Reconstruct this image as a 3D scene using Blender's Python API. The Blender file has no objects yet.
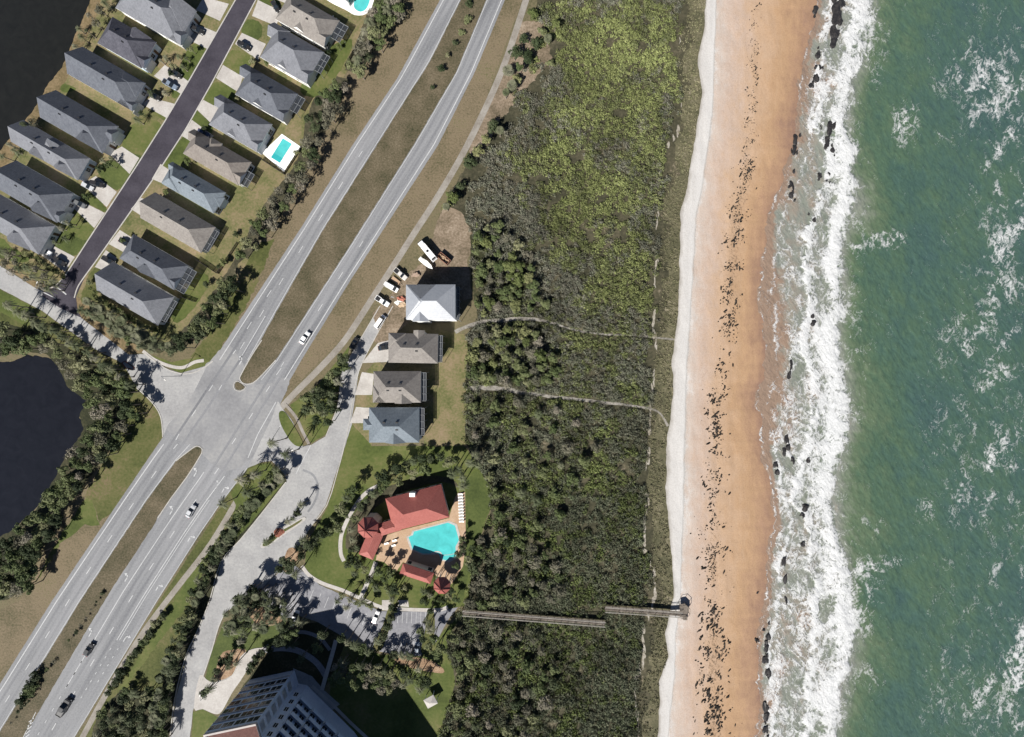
import bpy, bmesh, math, random
import numpy as np
from mathutils import Vector, Matrix
from mathutils.geometry import tessellate_polygon

# ------------------------------------------------------------------ camera, sky, sun, exposure
S = 0.38                       # metres on the ground per photo pixel
HC = 150.0                     # camera height over the ground
CX, CY = 512.0, 368.5
SUN_EL = math.radians(39.5)
SX, SY = -0.536, -0.844        # horizontal direction towards the sun (sun stands in the south-south-west)
scene = bpy.context.scene
cam_d = bpy.data.cameras.new("camera")
cam_d.sensor_width = 36.0
cam_d.lens = 36.0*HC/(1024*S)
cam_d.clip_start = 1.0
cam_d.clip_end = 5000.0
cam = bpy.data.objects.new("camera", cam_d)
scene.collection.objects.link(cam)
cam.location = (0, 0, HC)
scene.camera = cam

world = bpy.data.worlds.new("World")
scene.world = world
world.use_nodes = True
wn = world.node_tree
bg = wn.nodes["Background"]
sky = wn.nodes.new("ShaderNodeTexSky")
sky.sky_type = 'NISHITA'
sky.sun_disc = False
sky.sun_elevation = SUN_EL
sky.sun_rotation = math.atan2(SX, SY)
wn.links.new(sky.outputs[0], bg.inputs[0])
sky.air_density = 0.5
sky.dust_density = 0.2
bg.inputs[1].default_value = 0.05

sun_d = bpy.data.lights.new("sun", 'SUN')
sun_d.energy = 5.0
sun_d.angle = math.radians(0.5)
sun_d.color = (1.0, 0.965, 0.9)
sun = bpy.data.objects.new("sun", sun_d)
scene.collection.objects.link(sun)
sdir = Vector((SX * math.cos(SUN_EL), SY * math.cos(SUN_EL), math.sin(SUN_EL)))
sun.rotation_euler = sdir.to_track_quat('Z', 'Y').to_euler()

scene.view_settings.view_transform = 'Standard'
scene.view_settings.look = 'None'
scene.view_settings.gamma = 1.0
scene.view_settings.use_curve_mapping = False
scene.view_settings.exposure = 0.86
G = 1.85                       # sunlit horizontal surface: display-linear / base colour
try:
    scene.cycles.max_bounces = 6
    scene.cycles.diffuse_bounces = 2
    scene.cycles.transparent_max_bounces = 6
except Exception:
    pass

RNG = random.Random(7)
NR = np.random.default_rng(11)
COL = scene.collection

# ------------------------------------------------------------------ helpers
def P(px, py, z=0.0):
    k = S * (1 - z / HC)
    return ((px - CX) * k, (CY - py) * k, z)

def lin(c):
    c = c / 255.0
    return c / 12.92 if c <= 0.04045 else ((c + 0.055) / 1.055) ** 2.4

def A(r, g, b, gain=None):
    """base colour of a surface that, in full sun, shows as sRGB r,g,b"""
    gain = G if gain is None else gain
    return (lin(r) / gain, lin(g) / gain, lin(b) / gain, 1.0)

def tag(o, label=None, cat=None, group=None, kind=None):
    if label: o["label"] = label
    if cat: o["category"] = cat
    if group: o["group"] = group
    if kind: o["kind"] = kind
    return o

def link(o, parent=None):
    COL.objects.link(o)
    if parent is not None:
        o.parent = parent
    return o

def empty(name, loc, rz=0.0):
    o = bpy.data.objects.new(name, None)
    o.empty_display_size = 0.5
    COL.objects.link(o)
    o.location = loc
    o.rotation_euler = (0, 0, rz)
    return o

CHILDREN = {}
def obj(name, me, parent=None, loc=(0, 0, 0), rz=0.0):
    o = bpy.data.objects.new(name, me)
    COL.objects.link(o)
    o.location = loc
    o.rotation_euler = (0, 0, rz)
    if parent is not None:
        o.parent = parent
        CHILDREN.setdefault(parent.name, []).append(o)
    return o

def copy_tree(o, parent=None):
    c = o.copy()
    COL.objects.link(c)
    if parent is not None:
        c.parent = parent
        CHILDREN.setdefault(parent.name, []).append(c)
    for ch in list(CHILDREN.get(o.name, [])):
        copy_tree(ch, c)
    return c

class MB:
    """collects geometry and turns it into one mesh"""
    def __init__(self):
        self.v = []; self.f = []; self.m = []
    def add(self, vs, fs, mi=0):
        b = len(self.v)
        self.v += [tuple(p) for p in vs]
        for f in fs:
            self.f.append([i + b for i in f]); self.m.append(mi)
    def box(self, x0, x1, y0, y1, z0, z1, mi=0):
        vs = [(x0,y0,z0),(x1,y0,z0),(x1,y1,z0),(x0,y1,z0),(x0,y0,z1),(x1,y0,z1),(x1,y1,z1),(x0,y1,z1)]
        self.add(vs, [(0,3,2,1),(4,5,6,7),(0,1,5,4),(1,2,6,5),(2,3,7,6),(3,0,4,7)], mi)
    def prism(self, pts, z0, z1, mi=0, mi_side=None):
        n = len(pts)
        if sum(pts[i][0]*pts[(i+1)%n][1]-pts[(i+1)%n][0]*pts[i][1] for i in range(n)) < 0:
            pts = pts[::-1]
        vs = [(p[0],p[1],z0) for p in pts] + [(p[0],p[1],z1) for p in pts]
        self.add(vs, [tuple(range(n-1,-1,-1)), tuple(range(n,2*n))], mi)
        self.add(vs, [(i,(i+1)%n,n+(i+1)%n,n+i) for i in range(n)], mi if mi_side is None else mi_side)
    def tube(self, a, b, r0, r1=None, n=8, mi=0):
        r1 = r0 if r1 is None else r1
        a = Vector(a); b = Vector(b); d = (b-a).normalized()
        u = d.orthogonal().normalized(); w = d.cross(u)
        vs = [a + r0*(math.cos(t)*u+math.sin(t)*w) for t in [2*math.pi*i/n for i in range(n)]]
        vs += [b + r1*(math.cos(t)*u+math.sin(t)*w) for t in [2*math.pi*i/n for i in range(n)]]
        self.add(vs, [(i,(i+1)%n,n+(i+1)%n,n+i) for i in range(n)]+[tuple(range(n-1,-1,-1)),tuple(range(n,2*n))], mi)
    def mesh(self, name, mats, smooth=False):
        me = bpy.data.meshes.new(name)
        me.from_pydata([tuple(p) for p in self.v], [], self.f)
        for m in (mats if isinstance(mats, (list, tuple)) else [mats]):
            me.materials.append(m)
        me.polygons.foreach_set("material_index", self.m)
        if smooth:
            me.polygons.foreach_set("use_smooth", [True]*len(self.f))
        me.update()
        return me
    def build(self, name, mats, parent=None, loc=(0,0,0), rz=0.0, smooth=False):
        return obj(name, self.mesh(name, mats, smooth), parent, loc, rz)

# ---- numpy noise
def _h(ix, iy, seed):
    n = (ix.astype(np.int64)*374761393 + iy.astype(np.int64)*668265263 + seed*1442695041) & 0xffffffff
    n = ((n ^ (n >> 13)) * 1274126177) & 0xffffffff
    n = n ^ (n >> 16)
    return (n & 0xffff) / 65535.0
def vnoise(x, y, seed=0):
    x = np.asarray(x, float); y = np.asarray(y, float)
    ix = np.floor(x); iy = np.floor(y)
    fx = x-ix; fy = y-iy
    fx = fx*fx*(3-2*fx); fy = fy*fy*(3-2*fy)
    a = _h(ix,iy,seed); b = _h(ix+1,iy,seed); c = _h(ix,iy+1,seed); d = _h(ix+1,iy+1,seed)
    return (a*(1-fx)+b*fx)*(1-fy)+(c*(1-fx)+d*fx)*fy
def fbm(x, y, seed=0, oct=4):
    t = 0; a = .5; s = 0
    for i in range(oct):
        t = t + a*vnoise(np.asarray(x)*2**i, np.asarray(y)*2**i, seed+i*17); s += a; a *= .5
    return t/s

def inpoly(px, py, poly):
    px = np.asarray(px, float); py = np.asarray(py, float)
    r = np.zeros(px.shape, bool)
    n = len(poly)
    for i in range(n):
        x0,y0 = poly[i]; x1,y1 = poly[(i+1)%n]
        c = ((y0>py)!=(y1>py))
        with np.errstate(divide='ignore', invalid='ignore'):
            xx = (x1-x0)*(py-y0)/((y1-y0) if y1!=y0 else 1e-9)+x0
        r ^= c & (px < xx)
    return r

def catmull(pts, n=6, closed=False):
    out = []
    m = len(pts)
    rng = range(m if closed else m-1)
    for i in rng:
        if closed:
            p0,p1,p2,p3 = pts[i-1],pts[i],pts[(i+1)%m],pts[(i+2)%m]
        else:
            p0,p1,p2,p3 = pts[max(i-1,0)],pts[i],pts[i+1],pts[min(i+2,m-1)]
        for j in range(n):
            t = j/n
            out.append(tuple(.5*(2*p1[k]+(p2[k]-p0[k])*t+(2*p0[k]-5*p1[k]+4*p2[k]-p3[k])*t*t+(3*p1[k]-p0[k]-3*p2[k]+p3[k])*t**3) for k in (0,1)))
    if not closed: out.append(tuple(pts[-1]))
    return out

def densify(pts, step, closed=True):
    out = []
    m = len(pts)
    for i in range(m if closed else m-1):
        a = pts[i]; b = pts[(i+1)%m]
        d = math.hypot(b[0]-a[0], b[1]-a[1]); k = max(1,int(d/step))
        for j in range(k):
            out.append((a[0]+(b[0]-a[0])*j/k, a[1]+(b[1]-a[1])*j/k))
    if not closed: out.append(tuple(pts[-1]))
    return out

def rough_edge(pts, amp, seed=3, closed=True, step=2.0):
    pts = densify(pts, step, closed)
    a = np.array(pts)
    nx = (fbm(a[:,0]*.25, a[:,1]*.25, seed, 3)-.5)*2*amp
    ny = (fbm(a[:,0]*.25+50, a[:,1]*.25, seed+9, 3)-.5)*2*amp
    return [tuple(p) for p in np.stack([a[:,0]+nx, a[:,1]+ny], 1)]

def sheet(name, poly, z, mat, smooth=0, rough=0.0, thick=0.0, parent=None, seed=3):
    """a flat area drawn in photo-plan pixels"""
    if smooth: poly = catmull(poly, smooth, True)
    if rough: poly = rough_edge(poly, rough, seed)
    w = [Vector(P(x, y)) for x, y in poly]
    tri = tessellate_polygon([[Vector((p.x,p.y,0)) for p in w]])
    me = bpy.data.meshes.new(name)
    vs = [(p.x,p.y,z) for p in w]
    fs = []
    for t in tri:
        a,b,c = [w[i] for i in t]
        fs.append(tuple(t) if (b-a).cross(c-a).z > 0 else tuple(reversed(t)))
    if thick:
        n = len(vs)
        vs += [(p.x,p.y,z-thick) for p in w]
        ar = sum(w[i].x*w[(i+1)%n].y-w[(i+1)%n].x*w[i].y for i in range(n))
        for i in range(n):
            j = (i+1)%n
            fs.append((i,i+n,j+n,j) if ar > 0 else (j,j+n,i+n,i))
    me.from_pydata(vs, [], fs)
    me.materials.append(mat)
    return obj(name, me, parent)

def offset_line(pts, d):
    """shift a pixel polyline sideways by d pixels (positive = right of travel direction in the photo)"""
    out = []
    for i in range(len(pts)):
        a = pts[max(i-1,0)]; b = pts[min(i+1,len(pts)-1)]
        tx,ty = b[0]-a[0], b[1]-a[1]; L = math.hypot(tx,ty) or 1
        out.append((pts[i][0]-ty/L*d, pts[i][1]+tx/L*d))
    return out

def strip_geo(mb, pts, w, z, h=0.0):
    """ribbon of w pixels along pts"""
    l = offset_line(pts, -w/2); r = offset_line(pts, w/2)
    for i in range(len(pts)-1):
        q = [P(*r[i]),P(*r[i+1]),P(*l[i+1]),P(*l[i])]
        if h:
            vs = [(p[0],p[1],0.0) for p in q]+[(p[0],p[1],h) for p in q]
            mb.add(vs, [(4,5,6,7),(0,1,5,4),(1,2,6,5),(2,3,7,6),(3,0,4,7)])
        else:
            mb.add([(p[0],p[1],z) for p in q], [(0,1,2,3)])

def fix_up(me):
    me.update()
    bm = bmesh.new(); bm.from_mesh(me)
    for f in bm.faces:
        if abs(f.normal.z) > .9 and f.normal.z < 0: f.normal_flip()
    bm.to_mesh(me); bm.free()

def ribbon(name, pts, w, z, mat, smooth=0, h=0.0, closed=False):
    if smooth: pts = catmull(pts, smooth, closed)
    if closed: pts = pts+[pts[0]]
    mb = MB(); strip_geo(mb, pts, w, z, h)
    o = mb.build(name, mat)
    fix_up(o.data)
    return o

def rough_ribbon(name, pts, widths, z, mat, seed=5):
    """a path of uneven width with ragged edges"""
    pts = densify(catmull(pts, 5), 1.5, False)
    a = np.array(pts); n = len(a); tt = np.linspace(0, 1, n)
    w = np.interp(tt, np.linspace(0,1,len(widths)), widths)
    out = []
    for sgn in (-1, 1):
        ww = w*.5*(.45+1.1*fbm(tt*n*.22, tt*0+sgn*9+seed, seed, 3))
        tx = np.gradient(a[:,0]); ty = np.gradient(a[:,1]); L = np.hypot(tx,ty)+1e-9
        side = [(float(a[i,0]-ty[i]/L[i]*sgn*ww[i]), float(a[i,1]+tx[i]/L[i]*sgn*ww[i])) for i in range(n)]
        out.append(side)
    return sheet(name, out[0]+out[1][::-1], z, mat)

def between(l, r, t):
    """line a fraction t of the way from edge polyline l to edge polyline r (sampled along y)"""
    y0 = max(min(p[1] for p in l), min(p[1] for p in r)); y1 = min(max(p[1] for p in l), max(p[1] for p in r))
    ls = sorted(l, key=lambda p:p[1]); rs = sorted(r, key=lambda p:p[1])
    ys = np.arange(y0, y1, 4.0)
    xl = np.interp(ys, [p[1] for p in ls], [p[0] for p in ls]); xr = np.interp(ys, [p[1] for p in rs], [p[0] for p in rs])
    return [(float(a+(b-a)*t), float(y)) for a,b,y in zip(xl,xr,ys)]

# ------------------------------------------------------------------ materials
def newmat(name):
    m = bpy.data.materials.new(name); m.use_nodes = True
    nt = m.node_tree
    return m, nt, nt.nodes["Principled BSDF"]

def ramp(nt, stops, fac):
    r = nt.nodes.new("ShaderNodeValToRGB")
    cr = r.color_ramp
    while len(cr.elements) < len(stops): cr.elements.new(0.5)
    for e,(p,c) in zip(cr.elements, stops):
        e.position = p; e.color = c
    nt.links.new(fac, r.inputs[0])
    return r.outputs[0]

def noise(nt, scale, detail=6, rough=.6, vec=None, dist=0.0, stretch=None, rot=0.0):
    n = nt.nodes.new("ShaderNodeTexNoise")
    n.inputs["Scale"].default_value = scale
    n.inputs["Detail"].default_value = detail
    n.inputs["Roughness"].default_value = rough
    n.inputs["Distortion"].default_value = dist
    if vec is None:
        g = nt.nodes.new("ShaderNodeNewGeometry"); vec = g.outputs["Position"]
    if stretch:
        mp = nt.nodes.new("ShaderNodeMapping")
        mp.vector_type = 'TEXTURE'
        mp.inputs["Scale"].default_value = tuple(1/max(q,1e-3) for q in stretch)
        mp.inputs["Rotation"].default_value = (0,0,rot)
        nt.links.new(vec, mp.inputs[0]); vec = mp.outputs[0]
    nt.links.new(vec, n.inputs["Vector"])
    return n.outputs["Fac"]

def math_n(nt, op, a, b=None, c=None, clamp=False):
    m = nt.nodes.new("ShaderNodeMath"); m.operation = op; m.use_clamp = clamp
    for i,x in enumerate((a,b,c)):
        if x is None: continue
        if isinstance(x,(int,float)): m.inputs[i].default_value = x
        else: nt.links.new(x, m.inputs[i])
    return m.outputs[0]

def mixc(nt, fac, a, b, mode='MIX'):
    m = nt.nodes.new("ShaderNodeMix"); m.data_type = 'RGBA'; m.blend_type = mode
    for s,x in ((0,fac),(6,a),(7,b)):
        if isinstance(x,(int,float)): m.inputs[s].default_value = x
        elif isinstance(x,tuple): m.inputs[s].default_value = x
        else: nt.links.new(x, m.inputs[s])
    return m.outputs[2]

def bump(nt, b, h, strength, dist):
    n = nt.nodes.new("ShaderNodeBump")
    n.inputs["Strength"].default_value = strength; n.inputs["Distance"].default_value = dist
    nt.links.new(h, n.inputs["Height"]); nt.links.new(n.outputs[0], b.inputs["Normal"])

def surf(name, stops, big=.05, fine=1.2, mixw=.45, rough=.95, bmp=0.0, stretch=None, rot=0.0, spec=.2):
    m, nt, b = newmat(name)
    n1 = noise(nt, big, 5, .6, stretch=stretch, rot=rot); n2 = noise(nt, fine, 4, .65)
    f = math_n(nt, 'ADD', math_n(nt,'MULTIPLY',n1,1-mixw), math_n(nt,'MULTIPLY',n2,mixw))
    f = math_n(nt, 'MULTIPLY_ADD', math_n(nt,'SUBTRACT',f,.5), 2.9, .5, clamp=True)
    nt.links.new(ramp(nt, stops, f), b.inputs["Base Color"])
    b.inputs["Roughness"].default_value = rough
    b.inputs["Specular IOR Level"].default_value = spec
    if bmp: bump(nt, b, n2, 1.0, bmp)
    return m

def flat(name, c, rough=.6, var=.12, spec=.4, metal=0.0, scale=3.0):
    m, nt, b = newmat(name)
    n = noise(nt, scale, 4)
    d = tuple(x*(1-var) for x in c[:3])+(1,); e = tuple(min(1,x*(1+var)) for x in c[:3])+(1,)
    nt.links.new(ramp(nt, [(.3,d),(.7,e)], n), b.inputs["Base Color"])
    b.inputs["Roughness"].default_value = rough
    b.inputs["Specular IOR Level"].default_value = spec
    b.inputs["Metallic"].default_value = metal
    return m

M = {}
M['ground'] = surf('dry_ground', [(.05,A(88,86,62)),(.35,A(118,112,84)),(.6,A(136,124,98)),(.95,A(112,114,78))], .04, 1.1, .5, bmp=.15)
M['verge'] = surf('dry_grass', [(.05,A(96,94,66)),(.35,A(126,115,90)),(.62,A(148,132,108)),(.95,A(118,116,80))], .06, 1.4, .5, bmp=.15)
M['verge_green'] = surf('verge_grass', [(.1,A(74,80,44)),(.4,A(98,104,58)),(.65,A(118,116,74)),(.9,A(140,122,96))], .05, 1.0, .35, bmp=.12)
M['median'] = surf('median_grass', [(.03,A(66,68,46)),(.35,A(100,94,72)),(.62,A(120,109,88)),(.95,A(142,130,108))], .12, 1.6, .55, bmp=.15)
M['lawn'] = surf('lawn_grass', [(.1,A(78,90,44)),(.45,A(100,112,58)),(.7,A(118,122,72)),(.95,A(138,130,90))], .06, .9, .3, bmp=.08)
M['lawn_lush'] = surf('lush_lawn', [(.1,A(72,84,44)),(.5,A(92,104,56)),(.9,A(112,122,68))], .09, 1.2, .4, bmp=.08)
M['lawn_dry'] = surf('thin_lawn', [(.1,A(98,106,62)),(.4,A(128,126,84)),(.65,A(152,138,104)),(.9,A(166,146,118))], .1, 1.1, .4, bmp=.08)
M['asphalt'] = surf('worn_asphalt', [(.05,A(133,134,138)),(.45,A(159,160,163)),(.95,A(180,180,183))], .3, 1.6, .35, stretch=(1,.05,1), rot=math.radians(-31), rough=.9)
M['asphalt_dark'] = surf('tyre_darkened_asphalt', [(.05,A(126,127,132)),(.5,A(150,151,155)),(.95,A(170,170,173))], .3, 1.6, .4, stretch=(1,.05,1), rot=math.radians(-31), rough=.85)
M['junction'] = surf('junction_asphalt', [(.1,A(150,150,153)),(.5,A(168,168,170)),(.9,A(186,185,184))], .07, .9, .35)
M['street'] = surf('dark_asphalt', [(.1,A(68,64,74)),(.5,A(80,76,86)),(.9,A(90,86,96))], .15, 1.5, .4)
M['lot'] = surf('grey_asphalt', [(.1,A(140,140,146)),(.5,A(158,158,164)),(.9,A(178,178,182))], .12, 1.0, .4)
M['road_conc'] = surf('pale_road', [(.1,A(168,167,168)),(.5,A(188,187,187)),(.9,A(206,205,203))], .1, 1.2, .4)
M['concrete'] = surf('concrete', [(.1,A(196,190,184)),(.5,A(214,208,202)),(.9,A(230,226,220))], .2, 1.5, .4)
M['under'] = surf('undergrowth', [(.1,A(44,48,32)),(.5,A(66,68,46)),(.8,A(88,84,62)),(.97,A(120,108,84))], .12, 1.2, .5, bmp=.1)
M['dunegrass'] = surf('dune_grass_soil', [(.05,A(78,78,58)),(.4,A(104,102,78)),(.7,A(128,122,96)),(.95,A(176,166,144))], .14, 1.4, .5, bmp=.1)
M['walk'] = surf('old_sidewalk', [(.1,A(150,142,132)),(.5,A(172,165,156)),(.9,A(188,182,174))], .2, 1.5, .4)
M['kerb'] = surf('kerb_concrete', [(.1,A(196,192,186)),(.5,A(212,208,202)),(.9,A(226,222,216))], .3, 2., .4)
M['paint'] = surf('road_paint', [(.1,A(205,206,208)),(.5,A(226,227,228)),(.9,A(240,240,240))], .5, 3, .5)
M['paint_worn'] = surf('worn_paint', [(.1,A(184,185,188)),(.5,A(200,201,203)),(.9,A(214,214,215))], .5, 3, .5)
M['soil'] = surf('dune_soil', [(.1,A(58,58,44)),(.45,A(82,80,62)),(.75,A(106,100,80)),(.97,A(160,148,126))], .09, .9, .45, bmp=.1)
M['clearing'] = surf('cleared_sand', [(.05,A(96,88,68)),(.35,A(132,118,98)),(.62,A(162,144,124)),(.95,A(194,178,158))], .12, 1.3, .45, bmp=.1)
M['mulch'] = surf('mulch', [(.1,A(130,104,82)),(.5,A(176,146,118)),(.9,A(206,178,150))], .3, 2, .5)
M['redmulch'] = surf('red_mulch', [(.1,A(120,70,56)),(.5,A(150,96,80)),(.9,A(178,124,104))], .3, 2, .5)
M['path_sand'] = surf('path_sand', [(.1,A(117,111,102)),(.4,A(154,149,140)),(.7,A(180,174,165)),(.95,A(192,187,180))], .2, 1.5, .5)
M['white_sand'] = surf('white_sand', [(.1,A(140,132,116)),(.5,A(186,178,164)),(.9,A(218,212,202))], .2, 1.5, .5)
M['shore'] = surf('pond_bank', [(.1,A(104,94,62)),(.45,A(142,124,92)),(.7,A(164,142,110)),(.95,A(120,114,70))], .12, 1.2, .45)
M['deck_tan'] = surf('pool_deck', [(.1,A(196,164,134)),(.5,A(212,180,150)),(.9,A(224,196,168))], .3, 2, .5)
M['white'] = flat('white_paint', (.8,.8,.78,1), .5, .05)
M['offwhite'] = flat('off_white', (.62,.6,.56,1), .6, .08)
M['glass'] = flat('dark_glass', (.02,.026,.034,1), .12, .1, .5)
M['black'] = flat('black_trim', (.02,.02,.022,1), .5, .1)
M['tyre'] = flat('tyre_rubber', (.018,.018,.018,1), .8, .1)
M['lamp'] = flat('lamp_lens', (.7,.7,.68,1), .15, .03)
M['tail'] = flat('tail_lens', (.35,.02,.02,1), .2, .03)
M['wood'] = surf('weathered_wood', [(.1,A(104,96,88)),(.5,A(134,124,114)),(.9,A(160,150,140))], .6, 3, .5, stretch=(1,.2,1))
M['bark'] = surf('bark', [(.1,(.09,.075,.06,1)),(.5,(.16,.135,.11,1)),(.9,(.24,.21,.17,1))], .8, 4, .5)
M['fence'] = flat('fence_dark', (.035,.033,.03,1), .6, .15)

def water_mat(name, c, rough=.08, bmp=.02, scale=.6):
    m, nt, b = newmat(name)
    n = noise(nt, .25, 5, .6, dist=1.0)
    d = tuple(x*.80 for x in c[:3])+(1,); e = tuple(x*1.12 for x in c[:3])+(1,)
    nt.links.new(ramp(nt, [(.3,d),(.7,e)], n), b.inputs["Base Color"])
    b.inputs["Roughness"].default_value = rough
    b.inputs["Specular IOR Level"].default_value = .3
    bump(nt, b, noise(nt, scale, 4), .3, bmp)
    return m
M['pond'] = water_mat('pond_water', A(42,42,38))
M['pond2'] = water_mat('pond_water_blue', A(38,39,45))
M['pool'] = water_mat('pool_water', A(100,226,226), .06, .03, 1.2)
M['poolfloor_dark'] = water_mat('pool_water_deep', A(70,206,212), .06, .03, 1.2)

def leaf_mat(name, stops, trans=.18):
    m, nt, b = newmat(name)
    oi = nt.nodes.new("ShaderNodeObjectInfo")
    n = noise(nt, .9, 3)
    f = math_n(nt,'ADD', math_n(nt,'MULTIPLY',oi.outputs["Random"],.55), math_n(nt,'MULTIPLY',n,.45))
    f = math_n(nt,'MULTIPLY_ADD',math_n(nt,'SUBTRACT',f,.5),1.3,.5,clamp=True)
    c = ramp(nt, stops, f)
    nt.links.new(c, b.inputs["Base Color"])
    b.inputs["Roughness"].default_value = .75
    b.inputs["Specular IOR Level"].default_value = .15
    t = nt.nodes.new("ShaderNodeBsdfTranslucent"); nt.links.new(c, t.inputs[0])
    mx = nt.nodes.new("ShaderNodeMixShader"); mx.inputs[0].default_value = trans
    nt.links.new(b.outputs[0], mx.inputs[1]); nt.links.new(t.outputs[0], mx.inputs[2])
    nt.links.new(mx.outputs[0], nt.nodes["Material Output"].inputs[0])
    return m
M['leaf'] = leaf_mat('leaf_green', [(.05,A(90,105,66)),(.4,A(120,133,87)),(.7,A(147,152,109)),(.95,A(179,176,139))])
M['leaf_grey'] = leaf_mat('leaf_grey', [(.05,A(108,108,90)),(.5,A(148,144,124)),(.95,A(184,174,158))])
M['leaf_bright'] = leaf_mat('leaf_bright', [(.05,A(104,118,68)),(.5,A(136,144,92)),(.95,A(172,172,124))])
M['leaf_dark'] = leaf_mat('leaf_dark', [(.05,A(60,73,48)),(.5,A(84,97,66)),(.95,A(112,120,89))])
M['palm'] = leaf_mat('palm_green', [(.05,A(84,94,68)),(.45,A(118,126,94)),(.75,A(147,148,121)),(.95,A(178,173,154))])

def ocolor_mat(name, rough=.3, spec=.5):
    m, nt, b = newmat(name)
    oi = nt.nodes.new("ShaderNodeObjectInfo")
    n = noise(nt, 4.0, 3)
    nt.links.new(mixc(nt, math_n(nt,'MULTIPLY',n,.12), oi.outputs["Color"], (.2,.19,.17,1)), b.inputs["Base Color"])
    b.inputs["Roughness"].default_value = rough
    b.inputs["Specular IOR Level"].default_value = spec
    return m
M['carpaint'] = ocolor_mat('car_paint')
M['wallpaint'] = ocolor_mat('wall_paint', .8, .2)
def roof_mat(name, stops, row=.28, spec=.2, rough=.85):
    m, nt, b = newmat(name)
    tc = nt.nodes.new("ShaderNodeTexCoord")
    n1 = noise(nt, 1.3, 5, .7); n2 = noise(nt, 9., 3, .6)
    n0 = noise(nt, .22, 4, .6)
    f = math_n(nt,'ADD',math_n(nt,'ADD',math_n(nt,'MULTIPLY',n1,.45),math_n(nt,'MULTIPLY',n2,.35)),math_n(nt,'MULTIPLY',n0,.2))
    f = math_n(nt,'MULTIPLY_ADD',math_n(nt,'SUBTRACT',f,.5),1.7,.5,clamp=True)
    nt.links.new(ramp(nt, stops, f), b.inputs["Base Color"])
    b.inputs["Roughness"].default_value = rough
    b.inputs["Specular IOR Level"].default_value = spec
    g = nt.nodes.new("ShaderNodeNewGeometry")
    sp = nt.nodes.new("ShaderNodeSeparateXYZ"); nt.links.new(g.outputs["Position"], sp.inputs[0])
    w = math_n(nt,'FRACT',math_n(nt,'DIVIDE',sp.outputs[2],row))
    bump(nt, b, math_n(nt,'ADD',w,n2), .6, .04)
    return m
M['roof_grey'] = roof_mat('grey_shingle', [(.3,A(117,119,126)),(.5,A(136,138,145)),(.7,A(151,153,161))])
M['roof_slate'] = roof_mat('slate_shingle', [(.3,A(93,96,106)),(.5,A(111,115,124)),(.7,A(126,130,139))])
M['roof_dark'] = roof_mat('charcoal_shingle', [(.3,A(74,74,84)),(.5,A(94,94,104)),(.7,A(112,112,122))])
M['roof_taupe'] = roof_mat('taupe_shingle', [(.3,A(132,126,122)),(.5,A(154,148,143)),(.7,A(172,166,160))])
M['roof_brown'] = roof_mat('brown_shingle', [(.3,A(128,120,114)),(.5,A(148,140,134)),(.7,A(166,158,150))])
M['roof_blue'] = roof_mat('blue_grey_shingle', [(.3,A(117,127,136)),(.5,A(136,146,155)),(.7,A(152,161,171))])
M['roof_metal'] = roof_mat('metal_roof', [(.3,A(168,173,182)),(.5,A(182,186,194)),(.7,A(192,196,202))], spec=.5, rough=.45)
M['roof_red'] = roof_mat('red_metal_roof', [(.3,A(165,90,80)),(.5,A(182,101,92)),(.7,A(195,117,105))], spec=.4, rough=.55)
M['roof_brick'] = roof_mat('brown_tile', [(.3,A(96,62,58)),(.5,A(116,78,72)),(.7,A(134,96,88))])
# ------------------------------------------------------------------ coast lines (photo-plan pixels, x at y)
DUNE = [(-80,708),(0,706),(35,703),(60,697),(92,702),(125,697),(160,692),(213,681),(249,679.5),(311,679),(364,671),(393,674),(439,667),(500,666),(544,670),(594,674),(633,665),(658,669),(679,660),(737,658),(820,655)]
WHITE = [(-80,718),(0,717),(71,715),(117,713),(170,706),(220,697),(275,694),(336,690),(375,687),(403,687),(500,685),(551,682),(594,681),(640,676),(679,676),(711,671),(737,669),(820,664)]
WATER = [(-80,819),(0,816),(43,807),(100,797),(150,790),(200,774),(240,764),(290,760),(350,763),(400,757),(450,762),(490,772),(520,774),(560,766),(600,765),(650,757),(690,758),(737,757),(820,757)]
BREAK = [(-80,880),(0,873),(40,862),(71,854),(124,846),(150,852),(203,855),(249,842),(293,843),(340,838),(396,847),(425,850),(467,838),(501,834),(544,841),(576,849),(622,852),(668,852),(693,836),(737,837),(820,840)]
_SM = {}
def at_y(line, y):
    """x of a coast line at y, rounded off so that no corner is sharp"""
    key = id(line)
    if key not in _SM:
        yy = np.arange(-130, 871, 1.0); xx = np.interp(yy, [p[0] for p in line], [p[1] for p in line])
        kx = np.arange(-12, 13); kw = np.exp(-(kx/4.5)**2); kw /= kw.sum()
        _SM[key] = (yy[12:-12], np.convolve(xx, kw, 'valid'))
    return np.interp(y, *_SM[key])

BAND=[(-10,755),(20,756),(60,753),(110,752),(150,748),(190,744),(220,735),(250,733),(275,733),(320,730),(350,728),(380,720),(410,715),(440,716),(470,714),(500,713),(540,713),(570,714),(600,716),(620,712),(650,714),(680,712),(710,714),(740,716),(760,716)]
DENS=[(0,.12),(40,.35),(100,.55),(150,.8),(200,1.0),(230,1.0),(280,1.0),(330,.9),(350,.35),(385,.7),(420,1.),(445,.5),(480,.8),(520,.8),(560,1.),(590,.7),(630,1.2),(670,1.4),(690,.8),(735,1.6)]
WID=[(0,3),(100,5),(200,8),(300,7),(340,6),(400,7),(450,6),(500,8),(560,9),(600,8),(640,9),(680,9),(737,11)]

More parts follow.
